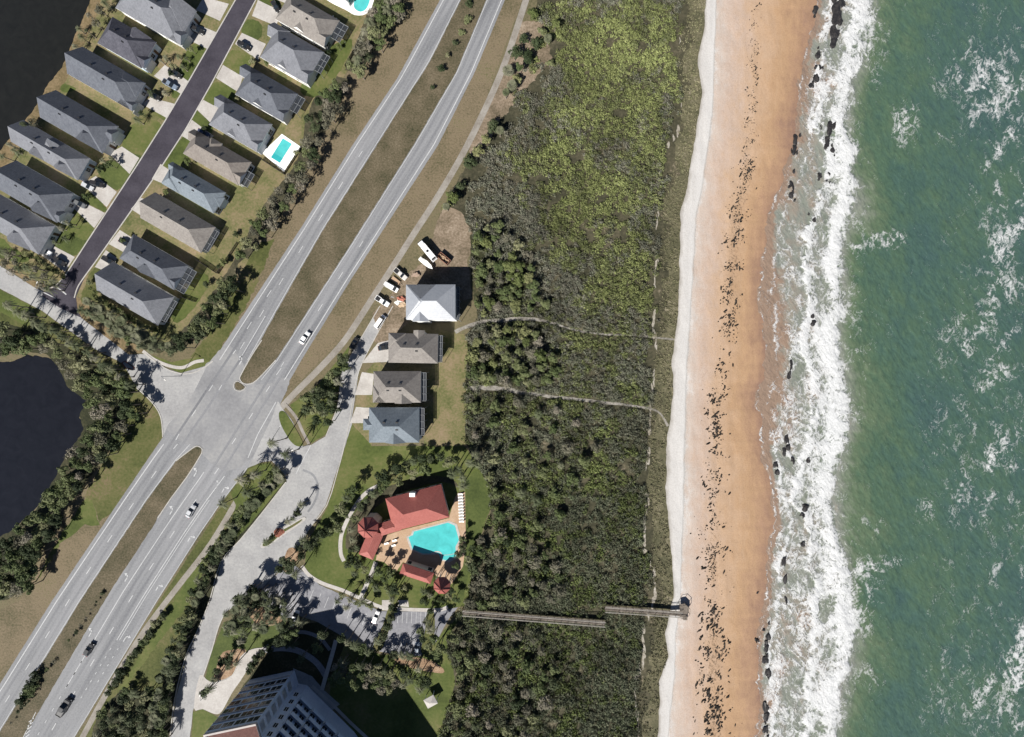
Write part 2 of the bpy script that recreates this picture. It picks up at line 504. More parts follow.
# ------------------------------------------------------------------ ground (one sheet to the horizon on the land side)
g = MB()
gy = list(np.arange(-80, 821, 20.0))
edge = [P(float(at_y(DUNE, y))+3, y) for y in gy]
W0 = -2500.0
g.add([(W0, edge[0][1]+2400, 0), (edge[0][0], edge[0][1]+2400, 0)] + [q for e in edge for q in ((W0, e[1], 0),(e[0], e[1], 0))] + [(W0, edge[-1][1]-2400, 0), (edge[-1][0], edge[-1][1]-2400, 0)],
      [(2*i, 2*i+2, 2*i+3, 2*i+1) for i in range(len(edge)+1)])
tag(g.build('ground', M['ground']), kind='structure')

# dune soil strip under the scrub
DUNE_POLY = [(540,-60),(536,30),(516,84),(484,136),(452,190),(436,222),(445,206),(462,214),(474,238),(470,262),(478,320),(466,335),(464,440),(480,470),(492,490),(490,520),(478,545),(466,606),(447,640),(455,680),(440,737),(430,800)]+[(float(at_y(DUNE,y))+4,y) for y in range(800,-61,-20)]
tag(sheet('dune_ground', DUNE_POLY, .02, M['soil'], rough=1.5), kind='structure')

band = [(float(at_y(DUNE,y))-15+9*(float(vnoise(np.array([y*.07]),np.array([4.4]),88)[0])-.5)*2,y) for y in range(-60,801,6)]+[(float(at_y(DUNE,y))+4,y) for y in range(800,-61,-10)]
tag(sheet('dune_grass', band, .03, M['dunegrass'], rough=3.5), kind='structure')

# ------------------------------------------------------------------ beach
def grid_mesh(name, X, Y, Z, mat, attrs=None, smooth=True):
    ny, nx = X.shape
    v = np.stack([X, Y, Z], -1).reshape(-1,3)
    idx = np.arange(nx*ny).reshape(ny,nx)
    q = np.stack([idx[:-1,:-1], idx[1:,:-1], idx[1:,1:], idx[:-1,1:]], -1).reshape(-1,4)
    me = bpy.data.meshes.new(name)
    me.vertices.add(len(v)); me.vertices.foreach_set("co", v.ravel())
    me.loops.add(q.size); me.loops.foreach_set("vertex_index", q.ravel().astype(np.int32))
    me.polygons.add(len(q)); me.polygons.foreach_set("loop_start", np.arange(0,q.size,4,dtype=np.int32))
    try: me.polygons.foreach_set("loop_total", np.full(len(q),4,np.int32))
    except Exception: pass
    me.polygons.foreach_set("use_smooth", np.full(len(q),smooth))
    me.materials.append(mat)
    me.update(calc_edges=True)
    for k,a in (attrs or {}).items():
        at = me.attributes.new(k,'FLOAT','POINT'); at.data.foreach_set("value", a.ravel().astype(np.float32))
    if me.polygons[0].normal.z < 0: me.flip_normals()
    return me

def attr(nt, name):
    a = nt.nodes.new("ShaderNodeAttribute"); a.attribute_name = name
    return a.outputs["Fac"]

m, nt, b = newmat('beach_sand')
t = attr(nt, 'across')
n1 = noise(nt, .07, 6, .65); n2 = noise(nt, .5, 6, .7, stretch=(1,.45,1)); n3 = noise(nt, 2.6, 3, .7)
tt = math_n(nt,'ADD',t,math_n(nt,'MULTIPLY',math_n(nt,'SUBTRACT',n1,.5),.5))
tt = math_n(nt,'ADD',tt,math_n(nt,'MULTIPLY',math_n(nt,'SUBTRACT',n2,.5),.42))
tt = math_n(nt,'DIVIDE',tt,2.4)
base = ramp(nt, [(0,A(200,194,186)),(.09,A(236,232,228)),(.37,A(240,237,234)),(.425,A(228,212,200)),(.5,A(224,199,181)),(.6,A(221,188,158)),(.72,A(209,171,134)),(.8,A(193,156,127)),(.87,A(171,138,120)),(1,A(152,128,114))], tt)
sp = ramp(nt, [(.3,(.66,.64,.62,1)),(.56,(1,1,1,1)),(.8,(1.0,1.0,1.0,1))], n3)
base = mixc(nt, .55, base, sp, 'MULTIPLY')
trk = noise(nt, .35, 4, .6, stretch=(1,.02,1))
base = mixc(nt, .5, base, ramp(nt,[(.3,(.88,.87,.86,1)),(.55,(1,1,1,1))],trk), 'MULTIPLY')
wr = attr(nt,'wrack'); wn_ = noise(nt, 1.5, 6, .75, stretch=(1,.6,1), rot=.6)
wm = math_n(nt,'MULTIPLY_ADD',math_n(nt,'ADD',wn_,math_n(nt,'MULTIPLY',wr,.2)),7.0,-4.75,clamp=True)
wm = math_n(nt,'MULTIPLY',wm,math_n(nt,'MULTIPLY',wr,.75,clamp=True))
base = mixc(nt, wm, base, A(112,92,72))
ln = math_n(nt,'SUBTRACT',1,math_n(nt,'MULTIPLY',math_n(nt,'ABSOLUTE',math_n(nt,'SUBTRACT',math_n(nt,'ADD',t,math_n(nt,'MULTIPLY',math_n(nt,'SUBTRACT',n3,.5),.25)),.93)),14.0),clamp=True)
base = mixc(nt, math_n(nt,'MULTIPLY',ln,.45), base, A(150,146,140))
nt.links.new(base, b.inputs["Base Color"])
nt.links.new(ramp(nt,[(.7,(.95,)*3+(1,)),(.85,(.35,)*3+(1,))],tt), b.inputs["Roughness"])
b.inputs["Specular IOR Level"].default_value = .25
bump(nt, b, math_n(nt,'ADD',n2,math_n(nt,'MULTIPLY',n3,.5)), .9, .12)
M['beach'] = m

ZW = -1.7
def shore(y):
    y = np.asarray(y, float)
    return at_y(WATER, y)+(fbm(y*.08, y*0, 5, 4)-.5)*4+(fbm(y*.33, y*0+6, 6, 3)-.5)*4.5
ys = np.arange(-80, 821, 2.0)
cols = np.concatenate([np.linspace(0,1,12), np.linspace(1,2,56)[1:], np.linspace(2,3,12)[1:]])
jit = (fbm(ys*.08, ys*0, 5, 4)-.5)*10
xd, xw, xs = at_y(DUNE,ys)+jit*.3, at_y(WHITE,ys)+jit*.15, shore(ys)
Xp = np.zeros((len(ys),len(cols))); Yp = np.repeat(ys[:,None],len(cols),1); T = np.repeat(cols[None,:],len(ys),0)
for j,c in enumerate(cols):
    Xp[:,j] = xd+(xw-xd)*c if c<=1 else (xw+(xs-xw)*(c-1) if c<=2 else xs+60*(c-2))
Z = np.where(T<=1, .25-.25*T, np.where(T<=2, ZW*(T-1)**1.3, ZW-1.8*(T-2)))
Z += (fbm(Xp*.12,Yp*.05,8,4)-.5)*.35*np.clip(T*3,0,1)
k = S*(1-Z/HC)
X, Y = (Xp-CX)*k, (CY-Yp)*k
tag(obj('beach', grid_mesh('beach', X, Y, Z, M['beach'], {'across':T,'wrack':np.exp(-((Xp-at_y(BAND,Yp))/(at_y(WID,Yp)*1.25))**2)*np.clip(at_y(DENS,Yp),.45,1.1)})), kind='structure')

# ------------------------------------------------------------------ sea
m, nt, b = newmat('sea_water')
foam = attr(nt,'foam'); shal = attr(nt,'shallow')
geo = nt.nodes.new("ShaderNodeNewGeometry")
def voro(scale, dist, stretch=None, rot=0.0):
    w = nt.nodes.new("ShaderNodeTexNoise"); w.inputs["Scale"].default_value = scale*.8; w.inputs["Detail"].default_value = 4
    nt.links.new(geo.outputs["Position"], w.inputs["Vector"])
    vm = nt.nodes.new("ShaderNodeVectorMath"); vm.operation = 'MULTIPLY_ADD'
    nt.links.new(w.outputs["Color"], vm.inputs[0]); vm.inputs[1].default_value = (dist,dist,0); nt.links.new(geo.outputs["Position"], vm.inputs[2])
    mp = nt.nodes.new("ShaderNodeMapping"); mp.inputs["Scale"].default_value = stretch or (1,1,1); mp.inputs["Rotation"].default_value = (0,0,rot)
    nt.links.new(vm.outputs[0], mp.inputs[0])
    v = nt.nodes.new("ShaderNodeTexVoronoi"); v.feature = 'DISTANCE_TO_EDGE'; v.inputs["Scale"].default_value = scale
    nt.links.new(mp.outputs[0], v.inputs["Vector"])
    return v.outputs["Distance"]
def ridge(scale, detail, k, stretch, rot, dist=.6):
    n = noise(nt, scale, detail, .55, dist=dist, stretch=stretch, rot=rot)
    return math_n(nt,'SUBTRACT',1,math_n(nt,'MULTIPLY',math_n(nt,'ABSOLUTE',math_n(nt,'SUBTRACT',n,.5)),k),clamp=True)
r1 = ridge(.13, 4, 8., (1,.7,1), .5, 1.0); r2 = ridge(.5, 3, 7.5, (1,.6,1), -.4, .8); r3 = ridge(1.25, 2, 7., (1,.8,1), .2)
nf = noise(nt, 1.1, 6, .75, dist=.8)
val = math_n(nt,'ADD',math_n(nt,'ADD',math_n(nt,'MULTIPLY',r1,.38),math_n(nt,'MULTIPLY',r2,.42)),math_n(nt,'ADD',math_n(nt,'MULTIPLY',r3,.22),math_n(nt,'MULTIPLY',math_n(nt,'SUBTRACT',nf,.5),.5)))
thr = math_n(nt,'SUBTRACT',1.0,math_n(nt,'MULTIPLY',foam,.92))
fm = math_n(nt,'MULTIPLY_ADD',math_n(nt,'SUBTRACT',val,thr),2.6,.0,clamp=True)
fm = math_n(nt,'MULTIPLY',fm,math_n(nt,'ADD',math_n(nt,'MULTIPLY',noise(nt,1.9,5,.8),1.1),math_n(nt,'MULTIPLY',foam,.33)),clamp=True)
nb = noise(nt,.03,5,.6); ns = noise(nt,.35,5,.65,stretch=(1,.45,1),rot=.5)
wf = math_n(nt,'ADD',math_n(nt,'ADD',math_n(nt,'MULTIPLY',shal,1.0),math_n(nt,'MULTIPLY',math_n(nt,'SUBTRACT',nb,.5),.7)),math_n(nt,'MULTIPLY',math_n(nt,'SUBTRACT',ns,.5),.5))
wc = ramp(nt, [(0,A(80,107,102)),(.12,A(84,112,100)),(.28,A(92,118,96)),(.45,A(110,129,102)),(.62,A(138,147,130)),(.80,A(156,159,149)),(.92,A(166,157,144)),(1,A(168,144,126))], wf)
chop = noise(nt,.8,5,.7,stretch=(1,.35,1),rot=-.25)
wc = mixc(nt, .5, wc, ramp(nt,[(.3,(.58,.63,.66,1)),(.52,(1,1,1,1)),(.75,(1.0,1.0,1.0,1))],chop), 'MULTIPLY')
nt.links.new(mixc(nt, fm, wc, A(250,251,252)), b.inputs["Base Color"])
nt.links.new(math_n(nt,'MULTIPLY_ADD',fm,.6,.25), b.inputs["Roughness"])
b.inputs["Specular IOR Level"].default_value = .3
bump(nt, b, math_n(nt,'ADD',math_n(nt,'MULTIPLY',ns,.8),math_n(nt,'MULTIPLY',fm,.25)), .9, .8)
M['sea'] = m

ys = np.concatenate([[-4000,-1500,-500,-200], np.arange(-80,821,1.0), [1000,1300,2500,5000]])
off = np.concatenate([np.arange(-14,300,1.0), np.arange(300,400,10), [500,700,1200,3000,9000]])
Yp = np.repeat(ys[:,None],len(off),1)
jit = (fbm(ys*.08, ys*0, 5, 4)-.5)*10
xs = shore(ys)
xb = at_y(BREAK,ys)+(fbm(ys*.15,ys*0+3,21,4)-.5)*8
Xp = xs[:,None]+off[None,:]
D = Xp-xs[:,None]                      # pixels seaward of the waterline
R = (Xp-xs[:,None])/(xb-xs)[:,None]    # 0 waterline, 1 outer edge of the surf
B = Xp-xb[:,None]
n_lo = fbm(Xp*.03,Yp*.02,31,4); n_md = fbm(Xp*.09,Yp*.06,32,4); n_hi = fbm(Xp*.3,Yp*.2,33,4)
gs = lambda x,s: np.exp(-(x/s)**2)
surf_f = np.where(R<1, .40+.07/(1+np.exp(-(Yp-290)/30))+.8*(n_md-.5)+.4*(n_hi-.5), 0)
# the long breaking line and the bore lines inside it, wandering along the shore
w1 = (fbm(Yp*.03,Yp*0+1,41,4)-.5)*26
wA = 5+9*fbm(Yp*.03,Yp*0+2,42,3)
lineA = np.where(B+8+w1*.2<0, gs(B+8+w1*.2, wA*1.2), gs(B+8+w1*.2, wA*.7))*(.3+.9*fbm(Yp*.02,Yp*0+4,43,3))
lineB = np.where(B+34+w1<0, gs(B+34+w1, 2.0), gs(B+34+w1, 7))*(.35+.8*fbm(Yp*.03,Yp*0+9,44,3))
lineC = gs(D-15+w1*.5, 2)*(.2+.7*fbm(Yp*.05,Yp*0+9,47,3))
upper = 1/(1+np.exp((Yp-270)/40)); lower = 1-upper
swash = 5+19*np.exp(-((Yp-345)/95)**4)   # width of the thin backwash over wet sand
surf_f = surf_f*np.clip((D-swash*.6)/(swash*.6),.33,1)
foam = surf_f + lineA*(.9+.3*upper) + lineB*.8*(R>0) + lineC*.7
foam += np.where((R>.1)&(R<1), lower*.12, 0)
foam -= np.where((R>0)&(R<.55), upper*.05, 0)
foam += gs(D-1.0,1.3)*(.1+.6*vnoise(Yp*.12,Yp*0,51))
# spilt foam behind the breaker
foam += np.where(B>0, .62*np.exp(-B/13)*np.clip(-.15+1.9*n_md,0,1.3), 0)
for (cx,cy,rx,ry,a,s) in [(905,124,15,24,.0,.62),(885,240,28,11,-.15,.58),(943,138,9,9,0,.42),(862,40,20,26,.2,.38),(880,60,10,30,.2,.3),(872,330,20,35,.3,.16),(872,524,12,10,0,.40),(885,565,30,9,-.1,.38),(860,600,22,40,.2,.32),(1018,660,12,34,.2,.62),(965,60,50,45,0,.20),(1000,110,40,60,0,.22),(1015,240,30,60,.2,.24),(975,345,40,60,.4,.17),(1005,370,22,10,-.5,.3),(960,430,50,50,.3,.15),(955,690,40,40,.4,.22),(1010,715,30,30,0,.2),(925,510,10,16,.4,.26),(985,510,40,40,.3,.13),(870,680,20,14,0,.26),(920,600,60,60,0,.04)]:
    dx = (Xp-cx)*math.cos(a)+(Yp-cy)*math.sin(a); dy = -(Xp-cx)*math.sin(a)+(Yp-cy)*math.cos(a)
    foam += np.where(B>-4, s*np.exp(-((dx/rx)**2+(dy/ry)**2)**1.5)*(.55+.9*n_hi), 0)
far = np.clip((B-60)/90,0,1)
streak = fbm((Xp*.8+Yp*.6)*.10,(Yp*.8-Xp*.6)*.025,61,4)
foam += np.where(B>0, far*(.21+.75*(streak-.5)+.4*(n_md-.5)) + .24*(n_md-.40)+.16*(n_hi-.5), 0)
foam = np.clip(foam,0,1.15)
shal = np.where(R<1, .92-.25*np.clip(R,0,1)+.3*(n_md-.5), .36*np.exp(-B/12)+.30*np.exp(-B/60)+.16*(n_lo-.5)*2*np.clip(1-far,.3,1)+.08)
shal = np.clip(shal,0,1)
shal = np.where(R<1, shal+.32*np.clip(1.3-D/swash,0,1), shal)
damp = np.clip(D/30,0,1)
Z = np.full(Xp.shape, ZW)
Z += damp*((fbm((Xp+Yp*.2)*.05,Yp*.012,71,3)-.5)*.9+(n_hi-.5)*.25)
Z += lineA*.55+lineB*.3
Z = np.where((ys[:,None]<-100)|(ys[:,None]>900)|(off[None,:]>420), ZW, Z)
k = S*(1-ZW/HC)
tag(obj('sea', grid_mesh('sea', (Xp-CX)*k, (CY-Yp)*k, Z, M['sea'], {'foam':foam,'shallow':shal})), kind='structure')

# ------------------------------------------------------------------ ponds
POND1 = [(-300,-300),(140,-300),(98,-20),(90,0),(83,19),(74,39),(69,51),(62,67),(47.6,85),(32,113),(18,127),(6,143),(0,152),(-60,200),(-300,260)]
POND2 = [(-200,362),(-10,362),(12,361),(26.5,355),(51,358),(65,373),(67,384),(86,391),(86,402),(79,418),(88,425),(83,441),(69,455),(63.5,470),(49,497),(37,507),(18,525),(0,542),(-40,570),(-200,580)]
tag(sheet('pond_bank', [(-310,-310),(150,-310),(112,-20),(98,12),(88,34),(82,50),(72,72),(60,92),(42,118),(28,132),(14,156),(4,172),(-60,212),(-310,270)], .015, M['shore'], rough=1.5), kind='structure')
tag(sheet('pond', POND1, .03, M['pond'], rough=1.3), kind='structure')
tag(sheet('pond', POND2, .03, M['pond2'], rough=1.6), kind='structure')

# ------------------------------------------------------------------ grass areas
def grass(poly, z, m, sm=0, rough=.8, name='lawn', seed=3):
    return tag(sheet(name, poly, z, M[m], smooth=sm, rough=rough, seed=seed), kind='structure')
# highway verges
grass([(300,115),(345,80),(392,-40),(480,-60),(440,0),(397,79),(353,145),(300,230),(213,362),(190,358),(215,330),(250,262),(280,200)], .012, 'verge', name='verge')
grass([(240,245),(275,240),(250,300),(213,362),(190,357),(205,338)], .018, 'verge_green', name='verge', rough=2.5)
grass([(527,-60),(505,0),(474,73),(438,145),(350,281),(301,360),(278,402),(286,396),(345,335),(400,260),(470,145),(500,60),(526,-10)], .012, 'verge', name='verge')
grass([(137,388),(155,405),(163,437),(120,500),(53,600),(0,684),(-60,760),(-60,640),(20,600),(60,520),(105,460),(128,420)], .012, 'verge', name='verge')
grass([(137,390),(150,398),(161,417),(162,437),(134,480),(112,513),(100,522),(92,500),(84,497),(100,468),(117,440),(130,412)], .018, 'verge_green', name='verge', rough=2.0)
grass([(100,525),(92,500),(86,498),(64,530),(50,552),(36,580),(45,570),(60,545),(85,525)], .024, 'lawn', name='verge', rough=2.0)
# strip between highway and tower road
grass([(250,464),(270,462),(286,478),(255,520),(222,560),(206,610),(187,656),(173,698),(166,737),(166,800),(40,800),(78,737),(160,600),(222,505),(232,480)], .014, 'verge_green', name='verge', rough=.6)
grass([(215,535),(222,545),(200,590),(160,640),(125,690),(118,690),(150,640),(190,575)], .022, 'lawn', name='verge', rough=2)
# neighbourhood plots
grass([(112,-60),(98,12),(82,50),(60,92),(42,118),(14,156),(0,176),(-60,220),(-60,268),(0,262),(60,292),(84,298),(92,300),(150,345),(185,345),(215,320),(240,275),(285,195),(310,150),(345,75),(368,35),(420,-60)], .02, 'lawn_dry', rough=.8)
for i,(poly,mm) in enumerate([
    ([(122,146),(140,118),(165,128),(150,152),(139,158)],'lawn'), ([(150,152),(166,120),(180,104),(190,110),(160,160)],'lawn'),
    ([(98,172),(112,160),(129,174),(117,191)],'lawn_lush'), ([(84,200),(92,192),(106,207),(104,212)],'lawn'),
    ([(52,240),(72,212),(93,228),(75,256)],'lawn_lush'), ([(56,222),(70,208),(94,228),(84,240)],'lawn'),
    ([(115,170),(125,152),(145,160),(130,176)],'lawn_lush'), ([(152,112),(158,104),(174,112),(168,122)],'lawn'),
    ([(172,92),(188,48),(206,50),(180,94)],'lawn'), ([(190,34),(203,10),(220,22),(217,32)],'lawn_dry'),
    ([(242,33),(248,20),(262,24),(258,40)],'lawn_lush'), ([(223,65),(232,50),(252,58),(240,76)],'lawn'),
    ([(204,100),(214,82),(236,90),(222,108)],'lawn'), ([(192,120),(196,110),(212,124),(210,134)],'lawn'),
    ([(162,166),(184,136),(196,146),(182,164)],'lawn'), ([(142,198),(153,180),(164,184),(152,202)],'lawn_dry'),
    ([(121,231),(132,208),(142,216),(130,236)],'lawn_dry'), ([(108,250),(112,245),(124,250),(122,258)],'lawn_dry'),
    ([(80,300),(94,268),(110,272),(96,296),(90,300)],'verge_green'), ([(258,0),(262,-14),(282,-10),(276,6)],'lawn'),
    ([(310,70),(332,46),(352,40),(345,62),(322,95),(300,92)],'lawn'), ([(0,238),(10,246),(30,258),(18,262),(-20,250)],'lawn'),
    ([(62,84),(76,88),(70,92),(62,92)],'lawn'), ([(196,276),(210,282),(184,320),(172,316)],'lawn')]):
    grass(poly, .022+.0012*i, mm, sm=3, rough=1.3, seed=i)
grass([(0,289),(42,311),(95,350),(128,366),(150,392),(130,410),(115,392),(60,350),(0,330),(-60,310),(-60,262)], .012, 'verge_green', name='verge')
grass([(0,289),(28,304),(40,316),(26,326),(0,312),(-40,290)], .02, 'lawn', name='verge')
grass([(0,262),(35,288),(82,318),(129,355),(146,352),(120,335),(84,300),(60,290),(0,258),(-60,220),(-60,230)], .018, 'shore', name='verge')
grass([(146,353),(172,362),(197,357),(207,360),(212,362),(195,372),(180,374)], .02, 'lawn', name='verge')
# beside and behind the coastal houses
grass([(352,424),(372,446),(430,446),(464,446),(474,458),(487,472),(493,500),(480,538),(468,606),(456,607),(436,611),(380,606),(340,590),(318,584),(305,568),(306,545),(328,506),(342,458)], .02, 'lawn', rough=.6)
grass([(440,330),(468,335),(465,446),(424,446),(424,400)], .025, 'lawn_dry', rough=1.0)
grass([(352,424),(360,380),(376,360),(392,372),(372,412),(372,446)], .024, 'lawn_dry', rough=.6)
grass([(478,470),(491,486),(492,505),(480,535),(474,545),(463,600),(458,606),(459,560),(465,540),(466,480)], .028, 'lawn_lush', rough=.8)
tag(sheet('clearing', [(425,262),(405,275),(386,300),(378,318),(372,340),(388,350),(398,330),(408,300),(472,300),(468,262),(474,235),(462,212),(444,205),(436,225)], .022, M['clearing'], rough=2), kind='structure')
tag(sheet('clearing', [(520,20),(545,22),(552,60),(530,85),(500,120),(480,160),(470,165),(470,145),(500,70)], .022, M['clearing'], rough=3), kind='structure')
# lawns by the tower
grass([(224,622),(250,616),(286,612),(286,640),(262,650),(240,656),(226,668),(212,690),(205,680),(212,650)], .02, 'lawn_lush', rough=.6)
grass([(193,712),(203,709),(222,720),(214,742),(204,770),(190,770)], .02, 'lawn', rough=.5)
grass([(350,640),(380,655),(420,652),(455,620),(470,610),(462,660),(470,720),(440,770),(380,770),(330,700),(330,660)], .016, 'lawn', rough=1.2)
tag(sheet('mulch_bed', [(248,614),(262,606),(285,610),(282,622),(262,626)], .03, M['mulch'], smooth=3, rough=.8), kind='structure')
tag(sheet('mulch_bed', [(220,656),(232,650),(246,650),(236,668),(222,690),(214,684)], .03, M['mulch'], smooth=3, rough=.8), kind='structure')
tag(sheet('mulch_bed', [(395,655),(430,660),(445,672),(430,672),(400,664)], .03, M['mulch'], smooth=3, rough=.8), kind='structure')
tag(sheet('mulch_bed', [(372,540),(362,552),(346,548),(350,520),(366,500),(380,490),(420,476),(450,478),(458,488),(440,482),(388,498),(360,530)], .036, M['soil'], smooth=3, rough=.8), kind='structure')

for i,pl in enumerate([[(0,322),(30,330),(62,344),(96,364),(122,386),(132,410),(116,438),(103,460),(84,484),(62,504),(54,532),(38,554),(30,588),(6,600),(-30,604),(-30,552),(16,528),(36,509),(54,480),(66,455),(84,430),(80,416),(86,400),(68,388),(58,366),(46,354),(20,350),(-30,358),(-30,318)],
  [(336,76),(350,80),(338,110),(322,138),(312,162),(300,182),(286,208),(268,234),(254,252),(238,264),(236,280),(222,308),(206,332),(190,344),(172,354),(166,346),(184,328),(200,310),(216,288),(234,262),(252,226),(268,198),(290,172),(302,150),(306,118),(318,90)],
  [(368,12),(388,-20),(406,-10),(404,10),(388,32),(372,54),(358,74),(344,70),(356,44)],
  [(86,298),(98,306),(125,322),(150,336),(172,346),(160,353),(146,350),(120,336),(96,320)],
  [(284,474),(290,482),(258,520),(224,562),(209,604),(196,634),(184,660),(174,700),(168,745),(150,745),(154,716),(164,680),(174,650),(186,620),(200,580),(214,548),(236,518),(258,492)],
  [(120,690),(150,690),(165,700),(160,770),(80,770),(98,715)],
  [(470,235),(500,220),(528,248),(542,290),(558,318),(545,345),(562,372),(540,386),(466,384),(468,340),(480,330),(472,290)]]):
    tag(sheet('undergrowth', pl, .034, M['soil'] if i in (1,2) else M['under'], rough=1.6, seed=i+60), kind='structure')

# ------------------------------------------------------------------ roads
SB_L = [(474,-60),(440,0),(397,78.7),(352.6,145),(299.7,230),(255.8,296),(213,361)]
SB_R = [(495,-60),(460.8,0),(430.3,61),(377,145),(323.2,230),(291.8,284.7),(251.2,357),(240,378)]
NB_L = [(509,-60),(486.3,0),(455.9,72.8),(413.6,145),(350,245.9),(275.9,360),(256,384)]
NB_R = [(527,-60),(505,0),(474.5,72.8),(438.2,145),(350,281.2),(301.5,360),(278,401)]
SB2_L = [(163,437),(120,500),(52.7,600),(0,683.7),(-40,745)]
SB2_R = [(191.7,444),(176.8,460),(147,500),(81,600),(0,731.6),(-40,797)]
NB2_L = [(202.5,453),(187,477.6),(159,518),(111,590),(24,737),(-12,795)]
NB2_R = [(248,468),(222,502),(200,534),(158,600),(74.8,737),(38,797)]
def road(name, poly, z, m, sm=0, rough=.25):
    return tag(sheet(name, poly, z, M[m], smooth=sm, rough=rough), kind='structure')
road('highway', SB_L+[(205,366),(181,373)]+[(168,400),(163,437)]+SB2_L[1:]+SB2_R[::-1][:0]+[(-40,797),(-12,797)]+NB2_R[::-1]+[(252,462),(270,430),(278,401)]+NB_R[::-1], .04, 'asphalt')
road('junction', [(230,345),(256,384),(290,378),(272,420),(250,460),(222,470),(200,452),(180,440),(165,425),(170,385),(205,366)], .045, 'junction', 3, 1.5)
# lanes darkened by traffic
for l,r,l2,r2,ts in ((SB_L,SB_R,SB2_L,SB2_R,(.38,.74)),(NB_L,NB_R,NB2_L,NB2_R,(.25,.62))):
    for t1 in ts:
        t2 = t1 if l is SB_L else (.36 if t1<.5 else .57)
        up = between(l, r, t1)[::4]; lo = between(l2, r2, t2)[::4]
        tag(ribbon('tyre_marks', up+lo, 2.3, .049+.0003*t1, M['asphalt_dark'], 0), kind='structure')
# grass medians with kerbs
med_u = SB_R[:-1]+[(241,375),(240,379),(243,383),(249,384)]+[(257,380)]+NB_L[::-1][1:]
grass(med_u, .06, 'median', rough=.5, name='median')
med_l = [(202.5,453),(201,448),(197,446.5),(192,449)]+[(176.8,460),(147,500),(81,600),(0,731.6),(-40,797)]+[(-12,795),(24,737),(62,672),(111,590),(156,522),(158,516),(187,477.6)]
grass(med_l, .06, 'median', rough=.5, name='median')
grass([(235,384),(238,382),(245,387),(241,390),(236,389)], .15, 'median', sm=2, rough=0, name='median')
def kerb(name, pts, w=1.0, sm=0, closed=False, m='kerb', h=.13):
    return tag(ribbon(name, pts, w, .1, M[m], sm, h=h, closed=closed), kind='structure')
kerb('kerb', [(262,340),(251,357),(241,375),(240,379),(243,383),(249,384),(257,380),(276,360)], .9, 3)
kerb('kerb', [(234,384),(238,381),(246,387),(241,391),(235,389.5)], .7, 2, True)
kerb('kerb', [(158,518),(172,497),(187,477),(202,453),(201,447.5),(197,446),(191.5,449),(176,461)], .9, 2)
kerb('kerb', [(213,361),(205,367),(194,372.5),(181,373.5),(165,368),(146,354)], 1.0, 3)
kerb('kerb', [(137,388),(152,402),(161,417),(163,437)], 1.0, 3)

# west side street (pale concrete asphalt)
road('side_street', [(-60,228),(0,265.6),(35,287.6),(81,317.6),(129,354.7),(146,354),(165,368),(181,373),(207,366),(190,400),(168,425),(163,437),(161,416),(150,398),(137,388),(123,363.5),(95,349),(42,310.6),(0,288.5),(-60,255)], .048, 'road_conc')
tag(ribbon('sidewalk', [(143,351),(155,360),(170,366),(183,367.5),(195,362),(204,360.5)], 3.2, .06, M['concrete'], 4), kind='structure')
# neighbourhood street
ST_L = [(253,-30),(235,0),(164,122),(86.5,242),(67,272),(57,285)]
ST_R = [(274,-30),(256.5,0),(186,130),(109,243.5),(85,277),(76,297)]
road('street', ST_L+[(50,290),(44,292),(42,296),(60,308),(82,318),(78,312)]+ST_R[::-1], .05, 'street', rough=.15)
kerb('kerb', offset_line(ST_L[:-1]+[(60,281),(52,287),(42,290)], -.5), 1.1, 3, h=.09)
kerb('kerb', offset_line(ST_R[:-1]+[(78,288),(75,298)], .5), 1.1, 3, h=.09)
# driveways
DRIVES = [[(196,10),(204,-3),(229,4),(220,21)], [(183,37.4),(193,23),(217,32.5),(207.4,49)], [(154,76),(165,65),(188,81),(181,94)], [(141.5,104),(150.5,97.6),(175,104),(166.7,118)],
 [(109,153.5),(122,146.5),(139.4,158),(129.7,174)], [(82,184),(96,176),(117,192),(106.8,207)], [(72,206.5),(83,202),(105,213),(94.4,228)], [(37,252),(46,242),(75,257),(65,272)],
 [(252,16),(258,0),(282,12),(276,26)], [(235,44),(242,33),(266,44),(258,60)], [(216,78),(223,65),(243,77),(238,92)], [(196.5,109),(203.5,100),(222,110),(213,125)],
 [(182,136),(192,120),(214,136),(200,147)], [(152,179),(160.6,164),(172,172),(164,184)], [(131,209),(141,198),(155,202),(145,218)], [(109,244),(120,230),(136,240),(127,254)], [(95,267),(106,250),(117,258),(110,273)], [(268,-4),(274,-16),(300,-8),(292,6)]]
for i,d in enumerate(DRIVES):
    tag(sheet('driveway', d, .056, M['concrete'], rough=.15, seed=i), kind='structure')
# access road, frontage road and the road to the tower
road('access_road', [(278,401),(272,418),(248,468),(262,462),(272,461),(284,474),(287,481),(262,513),(240,540),(222,561),(211,600),(198,632),(187,656),(176,698),(171,737),(168,790),(188,790),(190,737),(193,711),(204,674),(219,626),(226,612),(262,588),(290,560),(307,532),(326,505),(337,470),(343,453),(352,424),(352,418),(359,371),(374,339),(393,306),(398,300),(392,296),(380,306),(349,359),(342,372),(338,405),(326,436),(311,445),(303,446),(292,420),(282,408)], .046, 'road_conc', rough=.3)
road('parking_lot', [(262,588),(290,562),(303,571),(320,585),(340,594),(381,611),(436,612),(458,607),(448,620),(436,642),(420,656),(392,654),(362,647),(335,632),(318,622),(300,616),(286,618),(262,606)], .05, 'lot', rough=.4)
tag(sheet('undergrowth', [(296,626),(318,622),(338,632),(345,644),(335,668),(322,694),(310,700),(260,690),(240,690),(262,660),(284,640)], .044, M['under'], rough=.8), kind='structure')
tag(sheet('plaza', [(293,668),(312,676),(324,690),(340,704),(330,712),(308,694),(296,684)], .055, M['road_conc'], rough=.3), kind='structure')
